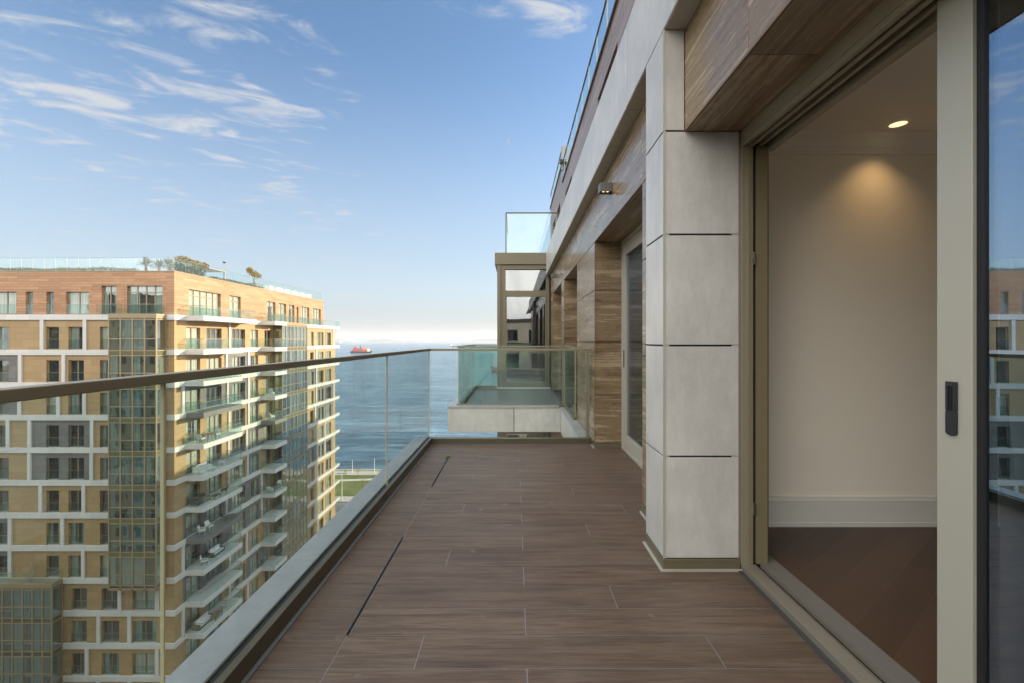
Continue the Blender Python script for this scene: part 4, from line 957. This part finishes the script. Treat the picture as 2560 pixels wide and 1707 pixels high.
def table(x, y, z, w, d, h, mat, label):
    t = thing('table', label, 'table', (x, y, z), 'tables on the balconies')
    def p(nm, m, mt): o = bpy.data.objects.new(nm, m.mesh(nm)); o.data.materials.append(mt); C.objects.link(o); o.parent = t
    p('tabletop', MB().box(-w/2, w/2, -d/2, d/2, h-.05, h), mat)
    for sx in (-1, 1):
        for sy in (-1, 1): p('leg', MB().box(sx*(w/2-.05)-.03, sx*(w/2-.05)+.03, sy*(d/2-.05)-.03, sy*(d/2-.05)+.03, 0, h-.051), mat)
def lounger(x, y, z, rz, mat, cush, label):
    t = thing('lounge_chair', label, 'lounger', (x, y, z), 'loungers on the balconies', rz)
    def p(nm, m, mt): o = bpy.data.objects.new(nm, m.mesh(nm)); o.data.materials.append(mt); C.objects.link(o); o.parent = t
    p('frame', MB().box(-.30, -.25, -.9, .5, .28, .33).box(.25, .30, -.9, .5, .28, .33).box(-.25, .25, -.88, -.82, .281, .329), mat)
    for sx in (-.28, .28):
        for sy in (-.8, .4): p('leg', MB().box(sx-.02, sx+.02, sy-.02, sy+.02, 0, .279), mat)
    p('mattress', MB().box(-.25, .25, -.88, .30, .334, .42).add([(-.25, .28, .36), (.25, .28, .36), (.25, .34, .30), (-.25, .34, .30), (-.25, .75, 1.0), (.25, .75, 1.0), (.25, .81, .95), (-.25, .81, .95)], [(0,3,2,1),(4,5,6,7),(0,1,5,4),(1,2,6,5),(2,3,7,6),(3,0,4,7)]), cush)
def bz(k): return BZ[k]+BH-.028
xb = X0+1.0
lounger(X0+1.0, 61.0, bz(3), R(200), WHITE, WHITE, 'white sun lounger on a small balcony beside the side bay, third floor below the top')
lounger(X0+.9, 61.4, bz(2)+.0, R(180), WHITE, CUSH, 'pale lounger on the small balcony one floor above the white sun lounger')
table(X0+1.1, 48.3, bz(4), .9, 1.4, .72, TEAK, 'wooden dining table on the sunlit corner balcony by pale chairs')
chair(X0+1.1, 47.2, bz(4), R(180), DGREY, CUSH, 'dark framed chair at the near end of the wooden dining table')
chair(X0+1.1, 49.5, bz(4), 0, DGREY, CUSH, 'dark framed chair at the far end of the wooden dining table')
sofa(X0+.75, 48.0, bz(5), R(90), WHITE, CUSH, 'white sofa on the last sunlit corner balcony')
table(X0+1.45, 48.2, bz(5), .5, .9, .38, WHITE, 'low white table in front of the white sofa')
chair(X0+1.2, 50.4, bz(5), R(-60), WHITE, CUSH, 'white armchair beside the low white table')
sofa(X0+.75, 47.7, bz(6), R(90), DGREY, DGREY, 'dark rattan sofa on the first shaded corner balcony')
table(X0+1.4, 49.0, bz(6), .6, 1.0, .40, DGREY, 'low dark rattan table beside the dark rattan sofa')
chair(X0+1.2, 50.8, bz(6), R(-70), DGREY, DGREY, 'dark rattan armchair at the far end of the dark rattan table')
chair(X0+1.0, 47.6, bz(7), R(110), WHITE, CUSH, 'pale cushioned armchair, nearer of two on the slate balcony')
chair(X0+1.0, 48.7, bz(7), R(80), WHITE, CUSH, 'pale cushioned armchair, farther of two on the slate balcony')
lounger(X0+1.1, 51.5, bz(7), R(150), DGREY, DGREY, 'dark deck chair at the far end of the slate balcony')
sofa(X0+.8, 50.0, bz(8), R(90), DGREY, WHITE, 'white cushioned outdoor sofa in the middle of a shaded balcony')
chair(X0+1.1, 47.8, bz(8), R(120), DGREY, WHITE, 'armchair with white cushions near the corner, left of the cushioned sofa')
sofa(X0+.8, 48.0, bz(10), R(90), TEAK, CUSH, 'pale cushioned wooden sofa on the lowest visible corner balcony', 2.2)
table(X0+1.4, 49.2, bz(10), .7, 1.2, .42, TEAK, 'low wooden table on the lowest visible corner balcony')
chair(X0+1.1, 51.0, bz(10), R(-70), TEAK, CUSH, 'wooden armchair with pale cushions past the low wooden table')
table(X0+1.1, 61.6, bz(7), .9, 1.5, .72, DGREY, 'dark dining table on a small shaded balcony beside the side bay')
for dy, lb in ((-1.05, 'white chair at the near end of the dark dining table'), (1.05, 'white chair at the far end of the dark dining table')):
    chair(X0+1.1, 61.6+dy, bz(7), R(180) if dy < 0 else 0, WHITE, WHITE, lb)
chair(X0+1.1, 61.0, bz(4), R(150), WHITE, WHITE, 'white armchair on the dark slabbed small balcony')
# stepladder on the low bay's terrace
sl_ = thing('stepladder', 'aluminium stepladder leaning by the wall on the low bay terrace', 'ladder', (fx(91), Y0-.45, zt2))
x = fx(91)
for s in (-.22, .22): MB().tube((x+s-.05, Y0-.75, zt2), (x+s*.8+.06, Y0-.28, zt2+1.65), .03, .03, 6).build('rail', STEEL, sl_)
for i in range(6): t_ = (i+.6)/6.2; MB().box(x-.19-.03+.1*t_, x+.19-.03+.1*t_, Y0-.75+.47*t_-.05, Y0-.75+.47*t_+.05, zt2+1.65*t_, zt2+1.65*t_+.025).build('step', STEEL, sl_)

# ------------------------------------------------------------------ neighbours: two unseen blocks added to cast shade, and the street behind the camera
def plain_block(name, label, x0, x1, y0, y1, zt, wallmat, roofmat, faces='+Y'):
    t = thing(name, label, 'building', ((x0+x1)/2, (y0+y1)/2, GZ))
    MB().box(x0, x1, y0, y1, GZ, zt).build('wall', wallmat, t)
    MB().box(x0-.3, x1+.3, y0-.3, y1+.3, zt+.002, zt+.5).build('roof', roofmat, t)
    w = MB(); z = zt-3.0
    while z > GZ+1:
        if '+Y' in faces:
            x = x0+1.5
            while x < x1-2.5: w.box(x, x+1.7, y1, y1+.04, z, z+1.8); x += 3.3
        if '-X' in faces:
            y = y0+1.5
            while y < y1-2.5: w.box(x0-.04, x0, y, y+1.7, z, z+1.8); y += 3.3
        z -= 3.2
    w.build('windows', PANE_D, t); return t
CONC = plain('pale_render', (.30, .31, .32), .8); TILE = plain('grey_roof', (.10, .10, .105), .7); REDT = plain('red_roof', (.28, .10, .06), .8); CONC2 = plain('grey_render', (.17, .19, .20), .8)
plain_block('apartment_building', 'unseen lower block behind our building, added to shade the facade across the court', 7.2, 26, 66, 101, -1.6, CONC, TILE, '-X')  # unseen block, added to throw the shadow on the sunlit facade
plain_block('office_building', 'white office block behind the camera with a dark roof', -6, 24, -62, -46, 4.0, WHITEB, TILE)
plain_block('apartment_building', 'grey apartment block behind the camera to the left with a red roof', -44, -14, -80, -60, 6, CONC2, REDT)
plain_block('apartment_building', 'dark unseen wing left of the balcony, added to shade the front across the court', -82, -29, -24, 3, 9.5, plain('dark_render', (.15, .155, .15), .8), TILE)  # unseen wing, added to block sky from the opposite front; dark for low bounce
plain_block('apartment_building', 'dark grey block far left behind the camera', -120, -84, -60, -20, 4, CONC2, TILE)

# ------------------------------------------------------------------ shore furniture, ships, moon
gz = GZ+.13
def street_lamp(x, y, h, label, arms=True):
    t = thing('street_lamp', label, 'street lamp', (x, y, gz), 'lamp posts along the shore')
    MB().tube((x, y, gz), (x, y, gz+h), .12, .07).tube((x, y, gz), (x, y, gz+.5), .2, .2).build('pole', WHITE, t)
    if arms:
        for s in (-1, 1): MB().box(x+s*.1, x+s*1.3, y-.09, y+.09, gz+h-.02, gz+h+.10).build('lamp_head', DGREY, t)
street_lamp(-44.5, 116.9, 7.0, 'tall white street lamp at the pavement beside the lawn')
street_lamp(-60.6+3, 141.2, 4.2, 'thin lamp post on the promenade, leftmost by the sea', False)
street_lamp(-50.5, 141.2, 4.2, 'thin lamp post on the promenade between the two bare trees', False)
street_lamp(-43.6, 141.0, 4.6, 'thin lamp post on the promenade farthest right by the sea', False)
def bare_tree(x, y, h, label):
    t = thing('young_tree', label, 'tree', (x, y, GZ+.1), 'young trees on the lawn'); s = MB(); c = MB(); z = GZ+.1
    s.tube((x, y, z), (x, y, z+h*.6), .05, .03)
    for i in range(9):
        a = random.uniform(0, 6.28); q = Vector((x+math.cos(a)*h*.2, y+math.sin(a)*h*.2, z+h*random.uniform(.7, 1))); s.tube((x, y, z+h*random.uniform(.35, .6)), q, .02, .008, 5)
        for _ in range(16): c.leaf(q+Vector((random.gauss(0, h*.08), random.gauss(0, h*.08), random.gauss(0, h*.08))), .16)
    s.build('trunk', BARK, t); c.build('crown', LEAF2, t)
bare_tree(-42.4, 126.5, 3.4, 'young thin tree with sparse brown leaves on the lawn')
bare_tree(-47.5, 137.4, 3.2, 'small bare tree on the verge next to the promenade')
bare_tree(-51.5, 137.8, 2.6, 'smallest sapling on the verge near the white street lamp')

NAVY = plain('dark_hull', (.014, .017, .028), .6); REDP = plain('red_orange_paint', (.38, .055, .035), .5); RUST = plain('rust_red_hull', (.19, .09, .065), .7)
def hull(m, L, B, D, fr=.10):
    """hull along +x (bow at +L/2), waterline z=0"""
    st = []; n = 14
    for i in range(n+1):
        u = i/n; x = -L/2+L*u
        b = B/2*(min(1, (1-u)/.22)**.6 if u > .78 else min(1, .75+u*2)); sh = D*(1+.35*max(0, (u-.75)/.25)**2 + .12*max(0, (.12-u)/.12))
        xo = fr*L*max(0, (u-.8)/.2)**2
        st.append([(x, -b*.8, -1.2), (x+xo*.5, -b, sh*.6), (x+xo, -b*1.02, sh), (x+xo, b*1.02, sh), (x+xo*.5, b, sh*.6), (x, b*.8, -1.2)])
    vs = [p for s in st for p in s]; fs = []
    for i in range(n):
        for j in range(6): fs.append((i*6+j, i*6+(j+1) % 6, (i+1)*6+(j+1) % 6, (i+1)*6+j))
    fs += [(0,1,2,3,4,5), tuple(range(n*6+5, n*6-1, -1))]
    return m.add(vs, fs, .5)
def ship(name, label, loc, rz): return thing(name, label, 'ship', (loc[0], loc[1], SEAZ), None, rz)
def sp_(t, nm, m, mt): o = bpy.data.objects.new(nm, m.mesh(nm)); o.data.materials.append(mt); C.objects.link(o); o.parent = t; return o
yd = 1560.0; xs_ = (902-CX)/F*yd
t = ship('ship', 'red and orange work ship with dark hull sailing near the block', (xs_, yd), R(2))
sp_(t, 'hull', hull(MB(), 68, 13, 6.0), NAVY)
d = MB().box(-28, 22, -5.4, 5.4, 4.8, 9.5).box(-26, -6, -5, 5, 9.502, 17).box(-22, -14, -4.5, 4.5, 17.01, 21)
d.box(-4, 5, -4.8, 4.8, 9.502, 14.5).box(6, 19, -4.8, 4.8, 9.502, 16)
sp_(t, 'superstructure', d, REDP)
sp_(t, 'tank', MB().tube((8, 0, 12), (21, 0, 12), 6.0, 6.0, 14), plain('orange_tank', (.62, .17, .05), .5))
sp_(t, 'bridge', MB().box(23, 29, -5, 5, 5.2, 12).box(23.5, 28.5, -5.5, 5.5, 12.01, 14.5), WHITE)
sp_(t, 'funnel', MB().tube((-1, 0, 14.4), (-1, 0, 26), 1.5, 1.3, 10), NAVY)
for x, h in ((-20, 27), (-15, 25), (25.5, 21), (10, 20)): sp_(t, 'mast', MB().tube((x, 0, 14), (x, 0, h), .35, .25, 6), GREYM)
yd = 3170.0; xs_ = (1137-CX)/F*yd
t = ship('tanker', 'small far tanker with white bridge at its left end near the horizon', (xs_, yd), R(1))
sp_(t, 'hull', hull(MB(), 64, 11, 5.5), RUST)
sp_(t, 'bridge', MB().box(-30, -20, -4.5, 4.5, 5.2, 14).box(-29, -22, -5, 5, 14.01, 17), WHITE)
sp_(t, 'deck_gear', MB().box(-16, 20, -1, 1, 5.4, 7).box(0, 1, -.6, .6, 7, 12).box(22, 24, -2, 2, 6, 9), WHITE)
sp_(t, 'mast', MB().tube((-25, 0, 17), (-25, 0, 22), .4, .3, 6), GREYM)
yd = 600.0; xs_ = (1226-CX)/F*yd
t = ship('ship', 'dark ship bow showing beside the bay window through the glass', (xs_+32, yd), R(180))
sp_(t, 'hull', hull(MB(), 60, 10, 7.0, .045), RUST)
sp_(t, 'wheelhouse', MB().box(-26, -14, -4, 4, 6.9, 13), WHITE)
md = 9000.0; mx, mz = (1269-CX)/F*md, H-(355.5-CY)/F*md; mr = 5.6/F*md
mb = MB(); vs = []; nn = 20
for i in range(nn+1):
    a = math.pi*(i/nn) - math.pi/2
    o_, i_ = math.cos(a)*mr, -math.cos(a)*mr*.05
    vs += [(o_, 0, math.sin(a)*mr), (i_*-1, -.02*mr*math.cos(a), math.sin(a)*mr)]
vs2 = [(x, y+mr*.25*abs(math.cos(math.pi*((k//2)/nn)-math.pi/2)), z) for k, (x, y, z) in enumerate(vs)]
nv = len(vs); fs = []
for i in range(nn): fs += [(2*i, 2*i+2, 2*i+3, 2*i+1), (nv+2*i, nv+2*i+1, nv+2*i+3, nv+2*i+2), (2*i, nv+2*i, nv+2*i+2, 2*i+2), (2*i+1, 2*i+3, nv+2*i+3, nv+2*i+1)]
mb.add(vs+vs2, fs, .5)
mo = mb.build('moon', emis('moonlit_disc', (.74, .85, 1.0), .215, True), None, (mx, md, mz)); mo.rotation_euler.y = R(-22)
tag(mo, 'pale daytime half moon in the blue sky', 'moon')

# ------------------------------------------------------------------ sea air
hz = MB().box(-20000, 20000, -3100, 14600, SEAZ-8, 170).build('haze', bpy.data.materials.new('sea_haze'))
hz['kind'] = 'stuff'; hz['label'] = 'thin pale sea haze over the water'; hz['category'] = 'haze'
hm_ = hz.data.materials[0]; hm_.use_nodes = True; nt = hm_.node_tree; nt.nodes.clear()
pv = N(nt, 'ShaderNodeVolumePrincipled', {'Color': (.86, .92, 1.0, 1), 'Density': 8e-5, 'Anisotropy': .2})
ou = N(nt, 'ShaderNodeOutputMaterial'); nt.links.new(pv.outputs[0], ou.inputs['Volume'])
